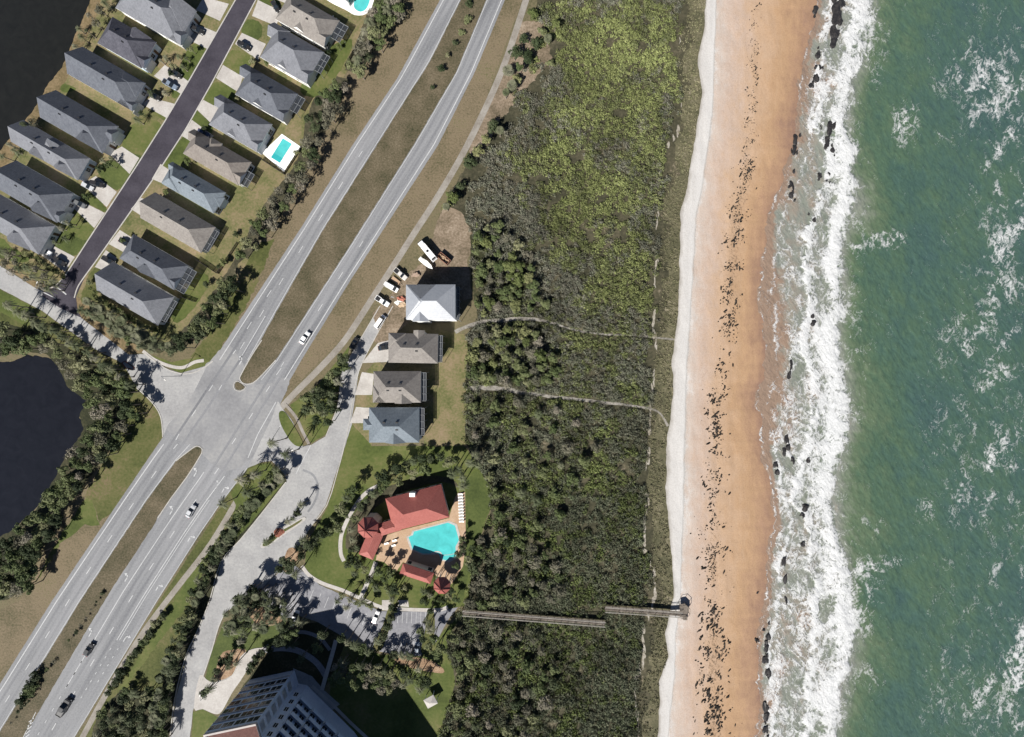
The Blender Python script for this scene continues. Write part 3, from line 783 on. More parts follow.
tag(ribbon('path', [(264,650),(280,648),(296,650),(308,656),(318,664),(326,676)], 6.0, .058, M['lot'], 4), kind='structure')
tag(ribbon('path', [(288,634),(304,632),(320,638),(330,650)], 3.6, .06, M['lot'], 4), kind='structure')
tag(sheet('driveway', [(200,675),(211,682),(233,674.5),(241,656),(252,649),(262,647.5),(269,644),(263,652),(252,662),(245,674),(232,693),(222,711),(215,714),(203,709),(194,708)], .054, M['concrete'], smooth=3, rough=.2), kind='structure')
kerb('kerb', [(211,682),(222,681),(233,674.5),(241,657),(252,649.5),(262,648)], .8, 4)
kerb('kerb', [(226,611),(219,626),(212,650),(204,674),(200,685)], .9, 3)
kerb('kerb', [(286,482),(262,513),(240,540),(221,562),(210,600),(197,632),(186,656),(175,698),(170,740)], .9, 3)
kerb('kerb', [(338,470),(327,505),(307,532),(303,548)], .8, 3)
kerb('kerb', [(350,420),(343,452),(338,470)], .8, 3)
kerb('kerb', [(393,306),(374,340),(359,371),(352,405),(350,420)], .8, 3)
kerb('kerb', [(326,436),(338,405),(342,372),(349,359),(380,306)], .8, 3)
# grass islands by the junction
grass([(279,413),(283,411),(288,416),(300,436),(303,445),(297,446),(290,440),(281,424)], .12, 'lawn', sm=3, rough=.2)
grass([(290,405),(318,385),(350,345),(346,362),(340,372),(337,404),(326,434),(312,443),(308,440),(300,424)], .09, 'lawn', rough=.3)
tag(ribbon('path', [(285,404),(296,417),(303,432),(309,444)], 3.0, .11, M['walk'], 4), kind='structure')
grass([(248,470),(258,465),(269,463),(280,474),(284,482),(262,510),(245,530),(225,548),(236,505),(231,494)], .07, 'lawn', rough=.3)
tag(sheet('kerb', [(262,548),(262,543),(278,530),(290,524),(303,517),(306,519),(300,524),(284,535),(270,545)], .14, M['kerb'], smooth=3, thick=.12), kind='structure')
grass([(264,546),(264,543),(279,532),(290,526),(302,519),(299,523),(283,533),(270,544)], .16, 'verge_green', sm=3, rough=0)
tag(sheet('mulch_bed', [(276,537),(274,531),(279,528),(285,531),(283,536)], .17, M['redmulch'], smooth=2), kind='structure')
tag(ribbon('kerb', [(280,537),(291,529),(303,521)], 1.2, .18, M['concrete'], 0), kind='structure')
tag(sheet('mulch_bed', [(284,560),(289,548),(299,550),(297,560),(290,572),(283,570)], .09, M['mulch'], smooth=3), kind='structure')
grass([(389,607),(396,606),(389,630),(381,650),(373,647),(382,628)], .1, 'verge_green', sm=3, rough=.3)
grass([(427,614),(434,613),(434,638),(428,656),(421,651),(425,632)], .1, 'verge_green', sm=3, rough=.3)
# worn circle of tyre marks at the turnaround
tag(ribbon('tyre_marks', [(303,470),(312,474),(317,482),(318,492),(314,503),(308,512)], 2.2, .052, M['asphalt'], 5), kind='structure')
# sidewalks
tag(ribbon('sidewalk', [(545,-60),(526,0),(501,73),(467.5,145),(437,198),(415,232),(394,265),(370,302),(345,340),(320,368),(295,393),(280,409)], 6.2, .03, M['walk'], 4), kind='structure')
tag(ribbon('sidewalk', [(247,487),(236,502),(222,526),(205,552),(173,593),(135,645),(82,738),(60,790)], 5.5, .03, M['walk'], 3), kind='structure')
# paths round the clubhouse and along the parking
tag(ribbon('path', [(378,486),(370,490),(361,498),(351,513),(343,530),(340.5,542),(341,554),(344,561)], 3.8, .05, M['concrete'], 5), kind='structure')
tag(ribbon('path', [(302,566),(309,575),(322,583),(342,590),(358,597),(381,607),(400,609),(436,610),(448,607)], 3.6, .06, M['concrete'], 4), kind='structure')
tag(ribbon('path', [(376,562),(371,575),(365,588),(361,597)], 4.2, .066, M['concrete'], 3), kind='structure')
tag(sheet('path', [(382,600),(392,600),(392,611),(382,610)], .07, M['concrete']), kind='structure')
tag(sheet('path', [(398,600),(408,600),(409,607),(398,606)], .07, M['concrete']), kind='structure')
tag(ribbon('path', [(322,690),(327,672),(332,655),(336,640)], 4.0, .07, M['concrete'], 3), kind='structure')
tag(ribbon('path', [(312,686),(330,702),(350,722),(375,745)], 3.2, .06, M['concrete'], 3), kind='structure')
# driveways of the coastal houses
for i,d in enumerate([[(362,363),(378,343),(390,340),(388,362)], [(355,395),(362,372),(374,374),(372,395)], [(350,423),(356,407),(371,408),(370,423)], [(372,314),(388,297),(410,300),(410,322),(392,336),(380,334)]]):
    tag(sheet('driveway', d, .052, M['concrete'] if i<3 else M['clearing'], rough=.3, seed=i), kind='structure')
# sandy paths through the dune scrub
PATHS = [[(455,332),(466,327),(488,321),(508,320),(525,318.5),(545,321),(575,330),(600,334),(640,336),(679,340)], [(466,388),(500,388.5),(530,394),(565,398),(600,402),(635,406),(658,412),(668,426)]]
tag(rough_ribbon('sand_path', PATHS[0], [3.6,4.2,3.6,2.6,1.8,1.6,1.6,1.7,2], .05, M['path_sand'], 5), kind='structure')
tag(rough_ribbon('sand_path', PATHS[1], [3.4,4.4,3.6,3.2,2.6,3.2,2.6,2,2.4], .05, M['path_sand'], 8), kind='structure')
crest_rng = random.Random(4)
for yy in np.arange(-30, 760, 7.0):
    if float(vnoise(np.array([yy*.05]), np.array([2.2]), 66)[0]) < (.42 if yy<420 else .25): continue
    xx = float(at_y(DUNE, yy))-21+6*(float(vnoise(np.array([yy*.04]),np.array([7.7]),67)[0])-.5)*2
    rx, ry = crest_rng.uniform(.5,1.5)*(1.5 if yy>420 else 1), crest_rng.uniform(3.5,8.5)
    pl = [(xx+rx*crest_rng.uniform(.5,1.2)*math.cos(t), yy+ry*crest_rng.uniform(.6,1.1)*math.sin(t)) for t in np.arange(0,6.28,.7)]
    tag(sheet('sand_patch', pl, .045+.0004*(yy%50), M['white_sand'], smooth=2, rough=1.6, seed=int(yy)+40), kind='structure')

# ------------------------------------------------------------------ painted markings
pm = MB()
ZP = .075
def line(pts, w=.5): strip_geo(pm, pts, w, ZP)
def dashes(l, r, t, n_on=8, n_off=24, w=.55, ymin=-99, ymax=999, phase=0):
    pts = densify(between(l, r, t), 1.0, False)
    acc = phase; seg = []
    for p in pts:
        if not (ymin < p[1] < ymax): continue
        acc += 1
        c = acc % (n_on+n_off)
        if c < n_on: seg.append(p)
        elif seg:
            if len(seg) > 2: line([seg[0], seg[-1]], w)
            seg = []
def clip(pts, y0, y1): return [p for p in pts if y0 <= p[1] <= y1]
line(between(SB_L, SB_R, .17), .8); line(between(SB_L, SB_R, .95), .5)
dashes(SB_L, SB_R, .56, w=.6, ymin=150)
dashes(SB_L, SB_R, .40, w=.6, ymin=270, phase=12)
line(clip(between(SB_L, SB_R, .72),315,372), .6)
line(between(NB_L, NB_R, .82), .8); line(between(NB_L, NB_R, .06), .5)
dashes(NB_L, NB_R, .44, w=.6, ymin=240)
line(between(SB2_L, SB2_R, .17), .9); line(between(SB2_L, SB2_R, .96), .5)
dashes(SB2_L, SB2_R, .58, w=.7)
line(clip(between(NB2_L, NB2_R, .25),470,690), .7); dashes(NB2_L, NB2_R, .47, w=.7)
line(clip(between(NB2_L, NB2_R, .68),476,640), .7); line(between(NB2_L, NB2_R, .985), .4)
line(clip(between(NB2_L, NB2_R, .73),500,640), .5)
dashes(NB2_L, NB2_R, .66, 3, 5, .6, 640, 705); dashes(NB2_L, NB2_R, .8, 3, 5, .6, 640, 690); dashes(NB2_L, NB2_R, .25, 4, 8, .6, 660, 760)
# through the junction
for t,(a,b_) in ((.3,((228,345),(140,470))),(.6,((244,352),(160,470)))):
    pass
for a,b_ in [((236,350),(233,354)),((213,385),(209,391)),((196,410),(192,416)),((179,434),(176,440)),((222,385),(219,390)),((253,413),(249,419)),((236,438),(232,444)),((270,386),(266,392)),((284,362),(281,367)),((276,402),(258,434)),((258,434),(248,458)),((281,425),(268,446))]:
    line([a,b_], .7)
line([(268,446),(280,427)], .6); line([(311,445),(303,460),(296,474)], .6)
# stop bars and stall lines
line([(56.5,286.5),(66.5,294.5)], 1.1); line([(37,289),(56,298.5)], .8)
for i in range(9):
    a = (306+i*7.6, 586.5+i*3.4); line([a,(a[0]-4.5,a[1]+11)], .4)
for i in range(8):
    a = (398+i*4.6, 612); line([a,(a[0]-.4,a[1]+11)], .4)
for i in range(8):
    a = (392+i*4.2, 650-i*.6); line([a,(a[0]+2,a[1]-10)], .4)
for i in range(7):
    a = (262+i*5, 592+i*1.5); line([a,(a[0]+4,a[1]+10)], .4)
for i in range(5): line([(303+i*1.8,575+i*1.4),(300+i*1.8,581+i*1.4)], .3)
line([(303,575),(311,581)], .3); line([(300,581),(308,587)], .3)
for i in range(6): line([(29+i*1.1-i*2.2,722+i*4),(34-i*1.1,718+i*4)], .7)
line([(36,712),(22,740)], .6)
# chevrons of arrows: shaft, bend and head, as the turn arrows on the lanes
def arrow(px, py, left, sc=1.0, ang=math.radians(-59)):
    ux,uy = math.cos(ang),math.sin(ang); vx,vy = -uy,ux
    if left: vx,vy = -vx,-vy
    L = lambda a,b_: (px+sc*(a*ux+b_*vx), py+sc*(a*uy+b_*vy))
    line([L(-4,0),L(1,0)], .9*sc); line([L(.6,-.2),L(2.6,1.0),L(2.9,2.2)], .9*sc)
    q = [L(3.0,4.6),L(1.2,2.0),L(4.8,2.0)]
    w = [P(*p) for p in q]; pm.add([(p[0],p[1],ZP) for p in w], [(0,1,2)])
for p in [(196,473),(172,511),(127,578),(91,633),(241.5,361)]: arrow(p[0],p[1],True)
for p in [(190,538),(158,587),(125.5,638),(224,489)]: arrow(p[0],p[1],False)
arrow(218,484,True,.7)
o = pm.build('road_markings', M['paint']); fix_up(o.data)
tag(o, kind='structure')
# pale brick border of the entrance island on the side street
tag(ribbon('kerb', [(122,363),(125,361),(131,365),(135,368),(133,369.5),(126,368),(122,363)], .9, .14, M['redmulch'], 0, h=.14), kind='structure')
# ------------------------------------------------------------------ buildings
def hip(mb, x0, x1, y0, y1, z, pitch, axis='x', e0='hip', e1='hip', th=.2):
    """hipped or gabled roof solid; e0/e1 are the two ends of the ridge; gable faces use material 1"""
    sw = axis == 'y'
    if sw: a0,a1,b0,b1 = y0,y1,x0,x1
    else: a0,a1,b0,b1 = x0,x1,y0,y1
    hw = (b1-b0)/2; r = pitch*hw; bm_ = (b0+b1)/2
    ra = a0+(hw if e0=='hip' else 0); rb = a1-(hw if e1=='hip' else 0)
    if ra > rb: ra = rb = (ra+rb)/2
    q = lambda a,b,zz: (b,a,zz) if sw else (a,b,zz)
    vs = [q(a0,b0,z),q(a1,b0,z),q(a1,b1,z),q(a0,b1,z),q(ra,bm_,z+r),q(rb,bm_,z+r)]
    lo = [q(a0,b0,z-th),q(a1,b0,z-th),q(a1,b1,z-th),q(a0,b1,z-th)]
    fs = [((0,1,5,4),0),((2,3,4,5),0),((1,2,5),1 if e1=='gable' else 0),((3,0,4),1 if e0=='gable' else 0)]
    for f,mi in fs: mb.add(vs, [f if not sw else f[::-1]], mi)
    sd = [(4,5,1,0),(5,6,2,1),(6,7,3,2),(7,4,0,3),(7,6,5,4)]
    mb.add(vs[:4]+lo, [f if not sw else f[::-1] for f in sd], 2)

M['fascia'] = flat('fascia_white', (.7,.7,.68,1), .6, .05)
M['door'] = flat('garage_door_paint', (.66,.65,.62,1), .5, .05)
M['doorwood'] = flat('door_paint', (.12,.07,.045,1), .5, .2)
M['frame'] = flat('frame_grey',(.2,.21,.22,1),.5,.1)
M['screen'], nt, b = newmat('insect_screen')
b.inputs["Base Color"].default_value = (.03,.035,.045,1); b.inputs["Alpha"].default_value = .55; b.inputs["Roughness"].default_value = .6

def opening(parent, name, mat, x, y, z, w, h, face, d=.05):
    """window or door set proud of the wall on the face '+x','-x','+y','-y' of the local frame"""
    mb = MB(); s = 1 if face[0]=='+' else -1
    def bx(u0,u1,z0,z1,dd,mi):
        if face[1]=='x': mb.box(min(x,x+s*dd),max(x,x+s*dd),y+u0,y+u1,z0,z1,mi)
        else: mb.box(x+u0,x+u1,min(y,y+s*dd),max(y,y+s*dd),z0,z1,mi)
    bx(-w/2-.1,w/2+.1,z-.1,z+h+.1,d,1)
    bx(-w/2,w/2,z,z+h,d+.03,0)
    if name=='window':
        bx(-.03,.03,z,z+h,d+.05,1); bx(-w/2,w/2,z+h/2-.03,z+h/2+.03,d+.06,1)
    if name=='garage_door':
        for k in range(1,4): bx(-w/2,w/2,z+h*k/4-.02,z+h*k/4+.02,d+.04,2)
    return mb.build(name, [mat, M['fascia'], M['offwhite']], parent)

def rect_from(c4, z):
    """W,N,E,S roof corners in photo pixels at eave height -> centre, length, width"""
    w,n,e,s = [Vector(P(x,y,z)).to_2d() for x,y in c4]
    c = (w+n+e+s)/4
    L = ((e-n).length+(s-w).length)/2; Wd = ((n-w).length+(e-s).length)/2
    a = (e-n)+(s-w)
    return c, L, Wd, math.atan2(a.y,a.x)

def house(c4, mat, label, wall, front, wings=(), pitch=.6, eave=3.1, e0='hip', e1='hip', group=None, rot=math.radians(-30), screen=None, vents=((.35,.2),(.6,.2)), cat='house', name='house', storeys=1, win=True):
    c, L, Wd, a = rect_from(c4, eave)
    if rot is None: rot = a
    root = empty(name, (c.x, c.y, 0), rot)
    tag(root, label, cat, group)
    hl, hw = L/2, Wd/2
    rf = MB(); wl = MB()
    hip(rf, -hl, hl, -hw, hw, eave, pitch, 'x', e0, e1)
    ov = .45
    wl.box(-hl+ov, hl-ov, -hw+ov, hw-ov, 0, eave-.19)
    for (u0,u1,v0,v1,ax,g0,g1,dz) in wings:      # fractions of half length / half width
        x0,x1,y0,y1 = u0*hl,u1*hl,v0*hw,v1*hw
        hip(rf, x0,x1,y0,y1, eave+dz, pitch, ax, g0, g1)
        wl.box(x0+ov,x1-ov,y0+ov,y1-ov, 0, eave+dz-.21)
    r = rf.build('roof', [M[mat], M['wallpaint'], M['fascia']], root); r.color = wall
    w = wl.build('wall', M['wallpaint'], root); w.color = wall
    for (u,v) in vents:
        x = (u*2-1)*hl
        for sgn in ((1,-1) if RNG.random()<.5 else (1,)):
            y = sgn*v*hw
            zz = eave+pitch*(hw-abs(y))
            mb = MB(); mb.box(x-.45,x+.45,y-.26,y+.26,zz-.3,zz+.17)
            mb.build('roof_vent', M['black'], root)
    s = 1 if front > 0 else -1
    fx = s*(hl-ov); fo = '+x' if s>0 else '-x'; bo = '-x' if s>0 else '+x'
    # front: the widest front wing (if any) carries the garage door
    gx,gy = fx, -hw*.45
    px_, py_ = fx, hw*.5
    for (u0,u1,v0,v1,ax,g0,g1,dz) in wings:
        if (s>0 and u1>=1.0) or (s<0 and u0<=-1.0):
            ex = (u1*hl-ov) if s>0 else (u0*hl+ov)
            if (v0+v1)/2*hw < 0 or True:
                gx,gy = ex,(v0+v1)/2*hw
                py_ = -gy if abs(gy)>hw*.2 else hw*.7
                break
    opening(root,'garage_door',M['door'],gx,gy,0.02,min(4.8,hw*.75),2.2,fo)
    opening(root,'front_door',M['doorwood'],px_,py_,0.02,1.0,2.1,fo)
    opening(root,'window',M['glass'],px_,py_+(1.9 if py_<=0 else -1.9),.8,1.3,1.3,fo)
    for yy in (-.6,.55): opening(root,'window',M['glass'],-fx,yy*hw,.5,2.0,1.7,bo)
    for st in range(storeys):
        for xx in (-.55,-.1,.5):
            opening(root,'window',M['glass'],xx*hl,-hw+ov,.9+3*st,1.2,1.3,'-y')
            opening(root,'window',M['glass'],xx*hl,hw-ov,.9+3*st,1.2,1.3,'+y')
    if screen:
        u0,u1,v0,v1,h = screen
        sc = MB(); x0,x1,y0,y1 = u0*hl,u1*hl,v0*hw,v1*hw
        n = max(2,int((y1-y0)/2.2)); m_ = max(2,int((x1-x0)/2.2))
        for i in range(n+1):
            y = y0+(y1-y0)*i/n; sc.box(x0,x1,y-.06,y+.06,h-.1,h,0); sc.box(x1-.06,x1+.06,y-.06,y+.06,0,h-.1,0)
        for i in range(m_+1):
            x = x0+(x1-x0)*i/m_; sc.box(x-.06,x+.06,y0,y1,h-.22,h-.1,0)
        fr = sc.build('screen_enclosure', [M['frame'],M['screen']], root)
        pn = MB(); pn.box(x0,x1,y0,y1,h-.28,h-.24); pn.build('screen_panel', M['screen'], fr)
    return root

WHT=(.68,.68,.66,1); BLU=(.52,.6,.68,1); CRM=(.66,.6,.5,1); GRY=(.5,.52,.54,1)
gL = 'houses along the pond side of the dark street'
gR = 'houses along the highway side of the dark street'
G_ = 'gable'; H_ = 'hip'
house([(116,7),(134,-25),(196,10),(178,45)],'roof_grey','pale grey hipped house in pond side row, cut by the top edge',WHT,1,[(.2,.98,-.35,1,'y',H_,G_,.25),(.72,1.1,-1,-.25,'x',H_,G_,0)],group=gL)
house([(99,41),(113,15),(156,44),(139,70)],'roof_dark','dark charcoal roofed house with blue grey porch, second from top in pond side row',BLU,1,[(-.1,.75,-.2,1.05,'y',H_,G_,.1),(.5,1.12,-.9,-.1,'x',H_,G_,.0)],group=gL)
house([(67,70.6),(85,46),(147,86),(126,110)],'roof_slate','slate grey roofed house with black car by its porch, third from top beside the pond',WHT,1,[(.35,.98,-.1,.95,'x',H_,H_,.3),(.6,1.08,-1.,-.4,'x',H_,G_,0)],e0=G_,group=gL)
house([(40.6,114.7),(58,88),(119,130),(99,154)],'roof_slate','slate roofed house above a wide dark side yard, fourth from top beside the pond',WHT,1,[(.15,.9,-1,.35,'y',G_,H_,.2),(.75,1.08,-.1,.75,'x',H_,G_,.0)],e0=G_,group=gL)
house([(11,132),(27,124),(94,161),(70,183)],'roof_grey','grey house with small blue dormer and steep dark north slope, fifth from top beside pond',BLU,1,[(-.45,.0,-1,.2,'y',G_,H_,.2),(.3,.9,-1.0,.3,'y',G_,H_,.25),(-.1,.25,-.1,.7,'y',H_,G_,1.4)],e0=G_,group=gL)
house([(0,188),(17,160),(75,195),(54,223)],'roof_slate','broad slate roofed house above the bright lush lawn, sixth from top in pond side row',WHT,1,[(.1,.85,-1,.3,'y',G_,H_,.15),(.8,1.08,-.9,-.2,'x',H_,G_,0)],e0=G_,group=gL)
house([(-18,218),(2,193),(57,230),(34,255)],'roof_grey','grey house at the bottom of pond side row, above the clipped hedge',WHT,1,[(-.1,.7,-1.05,.3,'y',G_,H_,.2)],e0=G_,group=gL)
house([(277,21),(288,-8),(339,19),(326,47)],'roof_taupe','taupe roofed house at top of highway side row, with white patio furniture behind',WHT,-1,[(-.3,.2,-.9,.35,'y',G_,H_,.15),(.4,1.0,-1,-.1,'x',H_,G_,.1)],group=gR,screen=(1.0,1.35,-.2,.95,2.8))
house([(262,58),(275,26),(322,49),(309,85)],'roof_grey','light grey house with brilliant white side wall, second from top in highway side row',WHT,-1,[(-1.18,-.5,.25,1.05,'x',G_,H_,0),(-.3,.2,-.9,.35,'y',G_,H_,.15),(.5,1.04,-1,-.2,'x',H_,G_,.1)],group=gR,screen=(1.0,1.25,-.1,.95,2.8))
house([(237,93),(250,66),(296,93),(283,124)],'roof_slate','slate grey house third from top in highway side row, above the rectangular pool house',WHT,-1,[(-1.22,-.5,.2,1.0,'x',G_,H_,0),(-.3,.2,-.9,.35,'y',G_,H_,.15),(.5,1.04,-1,-.2,'x',H_,G_,.1)],group=gR,screen=(1.0,1.3,-.1,.95,2.8))
house([(211,125),(222,97),(271,122),(258,153)],'roof_grey','grey house whose back patio opens onto the rectangular turquoise pool',GRY,-1,[(-1.18,-.5,.2,1.0,'x',G_,H_,0),(-.3,.2,-.9,.35,'y',G_,H_,.15),(.5,1.04,-1,-.2,'x',H_,G_,.1)],group=gR)
house([(184,150),(197,131),(252,162),(236,188)],'roof_brown','brown roofed house with dark north slopes, below the rectangular pool',WHT,-1,[(-.45,-.05,-.1,1.1,'y',H_,H_,.4),(-1.08,-.6,.1,1.,'x',G_,H_,0),(.55,1.04,-.9,.1,'x',H_,G_,.1)],group=gR,screen=(1.0,1.25,-.8,.3,2.8))
house([(163,181),(175,161),(225,194),(212,216)],'roof_blue','blue grey roofed house with blue screened back porch, sixth in highway side row',BLU,-1,[(-1.,-.35,-.95,.3,'y',H_,H_,.25),(-1.05,-.5,.3,1,'x',G_,H_,0),(.4,1.05,-.3,.6,'x',H_,H_,-.2)],group=gR)
house([(143,212),(158,190),(214,230),(197,258)],'roof_taupe','large plain taupe hipped house with a smooth unbroken roof in highway side row',WHT,-1,[],e0=G_,group=gR,screen=(1.0,1.14,-.7,.8,2.7))
house([(121,258),(132,234),(190,266),(172,290)],'roof_slate','slate roofed house with blue pool cage, eighth in highway side row',WHT,-1,[(-.35,.3,-1,.3,'y',G_,H_,.2),(.4,1.0,-.9,.0,'x',H_,G_,.1)],group=gR,screen=(1.0,1.32,-.9,.9,3.0))
house([(95,289),(115,263),(177,299),(155,324)],'roof_grey','grey hipped house lowest in highway side row, beside the tree lined side street',WHT,-1,[],e0=G_,group=gR,screen=(1.0,1.12,-.6,.8,2.7))
# the house with the round pool at the top edge: only its back corner is in the photo
house([(303,-24),(314,-46),(360,-22),(348,2)],'roof_grey','house corner at the top edge beside the rounded pool patio',WHT,-1,[],group=gR,vents=())
# coastal houses
gC = 'row of four houses between frontage road and dunes'
house([(406,318),(407,284),(455,285),(455.5,321.5)],'roof_metal','tall house under construction with bright metal roof, topmost of the four by the dunes',WHT,-1,[(-.75,-.1,-1.1,.2,'y',G_,H_,.0),(-1.02,.2,-.95,1.,'x',H_,H_,.0)],eave=8.4,pitch=.42,rot=math.radians(0),group=gC,vents=(),storeys=2,screen=(1.0,1.12,-.95,.95,6.0))
house([(388,362.5),(389,333),(438,334),(438,363.5)],'roof_taupe','grey brown house directly below the metal roofed house',GRY,-1,[(-1.,-.3,.05,1.02,'y',H_,H_,.25),(.0,.45,.3,1.22,'y',H_,G_,.0)],eave=6.2,rot=math.radians(-1),group=gC,storeys=2,screen=(1.0,1.16,-.9,.9,5.6))
house([(376,403.5),(371,371),(422,371.5),(420,401.5)],'roof_taupe','light taupe house third down by the dunes, between the grey brown and blue grey houses',WHT,-1,[(-.1,.6,-1.05,.25,'y',G_,H_,.2),(-1.03,-.5,-1,.1,'x',H_,H_,0)],eave=6.2,rot=math.radians(0),group=gC,storeys=2,screen=(1.0,1.2,-.9,.9,5.6))
house([(369,442.5),(369,408),(421,407),(417.5,442.5)],'roof_blue','blue grey house southernmost of the four by the dunes, above the clubhouse lawn',BLU,-1,[(-1.25,-.6,-.3,.35,'x',H_,H_,-.4),(-.35,.45,-1.02,.1,'y',G_,H_,.15)],eave=6.2,rot=math.radians(0),group=gC,storeys=2,screen=(1.0,1.18,-.6,.95,5.6))

# ------------------------------------------------------------------ clubhouse
REDW = (.6,.5,.42,1)
def red_wing(root, c4, eave, pitch, e0, e1, parent_roof=None):
    c, L, Wd, a = rect_from(c4, eave)
    rf = MB(); hip(rf,-L/2,L/2,-Wd/2,Wd/2,eave,pitch,'x',e0,e1)
    r = rf.build('roof',[M['roof_red'],M['roof_red'],M['roof_red']],root,(c.x-root.location.x,c.y-root.location.y,0),a)
    wl = MB(); wl.box(-L/2+.7,L/2-.7,-Wd/2+.7,Wd/2-.7,0,eave-.21)
    w = wl.build('wall',M['wallpaint'],root,(c.x-root.location.x,c.y-root.location.y,0),a); w.color = REDW
    for k in range(max(2,int(L/4))):
        x = -L/2+2+k*(L-4)/max(1,int(L/4)-1)
        for s in (-1,1):
            mb = MB(); mb.box(x-.7,x+.7,s*(Wd/2-.7)-.05,s*(Wd/2-.7)+.05,.6,2.6); mb.build('window',M['glass'],w)
    return r
def cone_roof(root, cx, cy, r, z, h, n=8, wall=True, posts=False):
    p = P(cx,cy,z); lx,ly = p[0]-root.location.x, p[1]-root.location.y
    mb = MB(); rr = r*S
    ring = [(lx+rr*math.cos(2*math.pi*i/n+.39), ly+rr*math.sin(2*math.pi*i/n+.39), z) for i in range(n)]
    mb.add(ring+[(lx,ly,z+h)], [(i,(i+1)%n,n) for i in range(n)])
    mb.add(ring+[(v[0],v[1],z-.25) for v in ring], [(i,i+n,(i+1)%n+n,(i+1)%n) for i in range(n)]+[tuple(range(2*n-1,n-1,-1))])
    ro = mb.build('roof', M['roof_red'], root)
    hb = MB()
    for i in range(n): hb.tube(ring[i],(lx,ly,z+h+.05),.14,.14,5)
    hb.tube((lx,ly,z+h-.1),(lx,ly,z+h+1.0),.12,.03,6)
    hb.build('ridge_cap', M['ridge'], ro)
    if posts:
        for v in ring:
            q = MB(); x,y = lx+(v[0]-lx)*.86, ly+(v[1]-ly)*.86
            q.tube((x,y,0),(x,y,z-.24),.16,.16,8); q.build('post',M['white'],root)
    if wall:
        wb = MB(); wb.prism([(lx+(v[0]-lx)*.84, ly+(v[1]-ly)*.84) for v in ring],0,z-.24); w=wb.build('wall',M['wallpaint'],root); w.color=REDW
    return ro
M['ridge'] = flat('dark_red_ridge', A(140,70,66), .5, .1)
c0 = P(412,515)
club = empty('clubhouse',(c0[0],c0[1],0)); tag(club,'L shaped clubhouse with salmon red metal roofs and corner turret beside the big pool','clubhouse')
red_wing(club,[(392,532),(387,498),(441,484.5),(449.5,517)],4.6,.62,H_,H_)
red_wing(club,[(372.5,559),(359,555),(369,528),(384.5,534)][::-1],4.2,.5,G_,H_)
red_wing(club,[(381,536),(378,524),(398,518),(402,530)],4.4,.5,H_,H_)
cone_roof(club,368,527.5,10.5,6.2,2.8)
mb = MB(); x,y,z = P(412.5,494.5,6.6); mb.box(x-c0[0]-1,x-c0[0]+1,y-c0[1]-.7,y-c0[1]+.7,5.5,7.2)
mb.build('roof_unit',M['white'],club)
gm = MB(); 
def seam_lines(): pass
c1 = P(416,576)
bath = empty('pool_house',(c1[0],c1[1],0)); tag(bath,'long narrow red roofed pool house with round pavilion at its right end','pool house')
red_wing(bath,[(399.5,574),(403,563),(434,573),(430.5,584)],4.6,.55,H_,H_)
cone_roof(bath,442,585.5,8.6,5.0,2.6,wall=False,posts=True)
# pool and deck
tag(sheet('pool_deck', [(384,536),(402,530),(449,518),(455,497),(459,492),(465,492),(466,545),(463,566),(452,584),(444,580),(430,572),(403,562),(396,572),(384,562),(376,560),(378,548)], .06, M['deck_tan'], rough=.2), kind='structure')
POOL = [(408.5,537),(413,535),(414,531.5),(448,522.5),(455,525.5),(459,540),(455.5,546.5),(456,556),(448,560.5),(441,559),(438.5,553),(430,553.5),(423,553.5),(412.5,549)]
tag(sheet('swimming_pool', [(x+(x-433)*.09,y+(y-541)*.09) for x,y in POOL], .1, M['concrete']), 'large freeform turquoise pool on the tan clubhouse deck','swimming pool')
wtr = sheet('water', POOL, .11, M['pool'], parent=bpy.data.objects['swimming_pool'])
st = MB(); strip_geo(st, catmull([(430,554.5),(436,551.5),(441,553),(442,559)],4), 1.2, .13); o=st.build('step_edge',M['concrete'],bpy.data.objects['swimming_pool']); fix_up(o.data)
st = MB(); strip_geo(st, catmull([(443,555),(450,554.5),(455.5,553)],4), .5, .13); o=st.build('lane_line',M['concrete'],bpy.data.objects['swimming_pool']); fix_up(o.data)
# patio pools of the neighbourhood
def yard_pool(deck, water, label, deep=None):
    o = tag(sheet('swimming_pool', deck, .09, M['white'], thick=.08), label, 'swimming pool')
    sheet('water', water, .1, M['pool'], parent=o)
    if deep: sheet('deep_end', deep, .104, M['poolfloor_dark'], parent=o)
    return o
yard_pool([(262,153),(282,134),(301,147),(284,172)],[(271,157.5),(283,138.5),(292,144),(280,163)],'rectangular turquoise pool on a white paved patio behind grey houses',[(271,157.5),(274,153),(283,158.5),(280,163)])
yard_pool(catmull([(322,-6),(335,-14),(372,-14),(373,4),(366,14),(355,15),(346,10),(330,2)],3,True),catmull([(354,3),(357,-5),(365,-10),(370,-2),(367,8),(361,12),(355,9)],3,True),'rounded turquoise pool on white patio at the top edge')

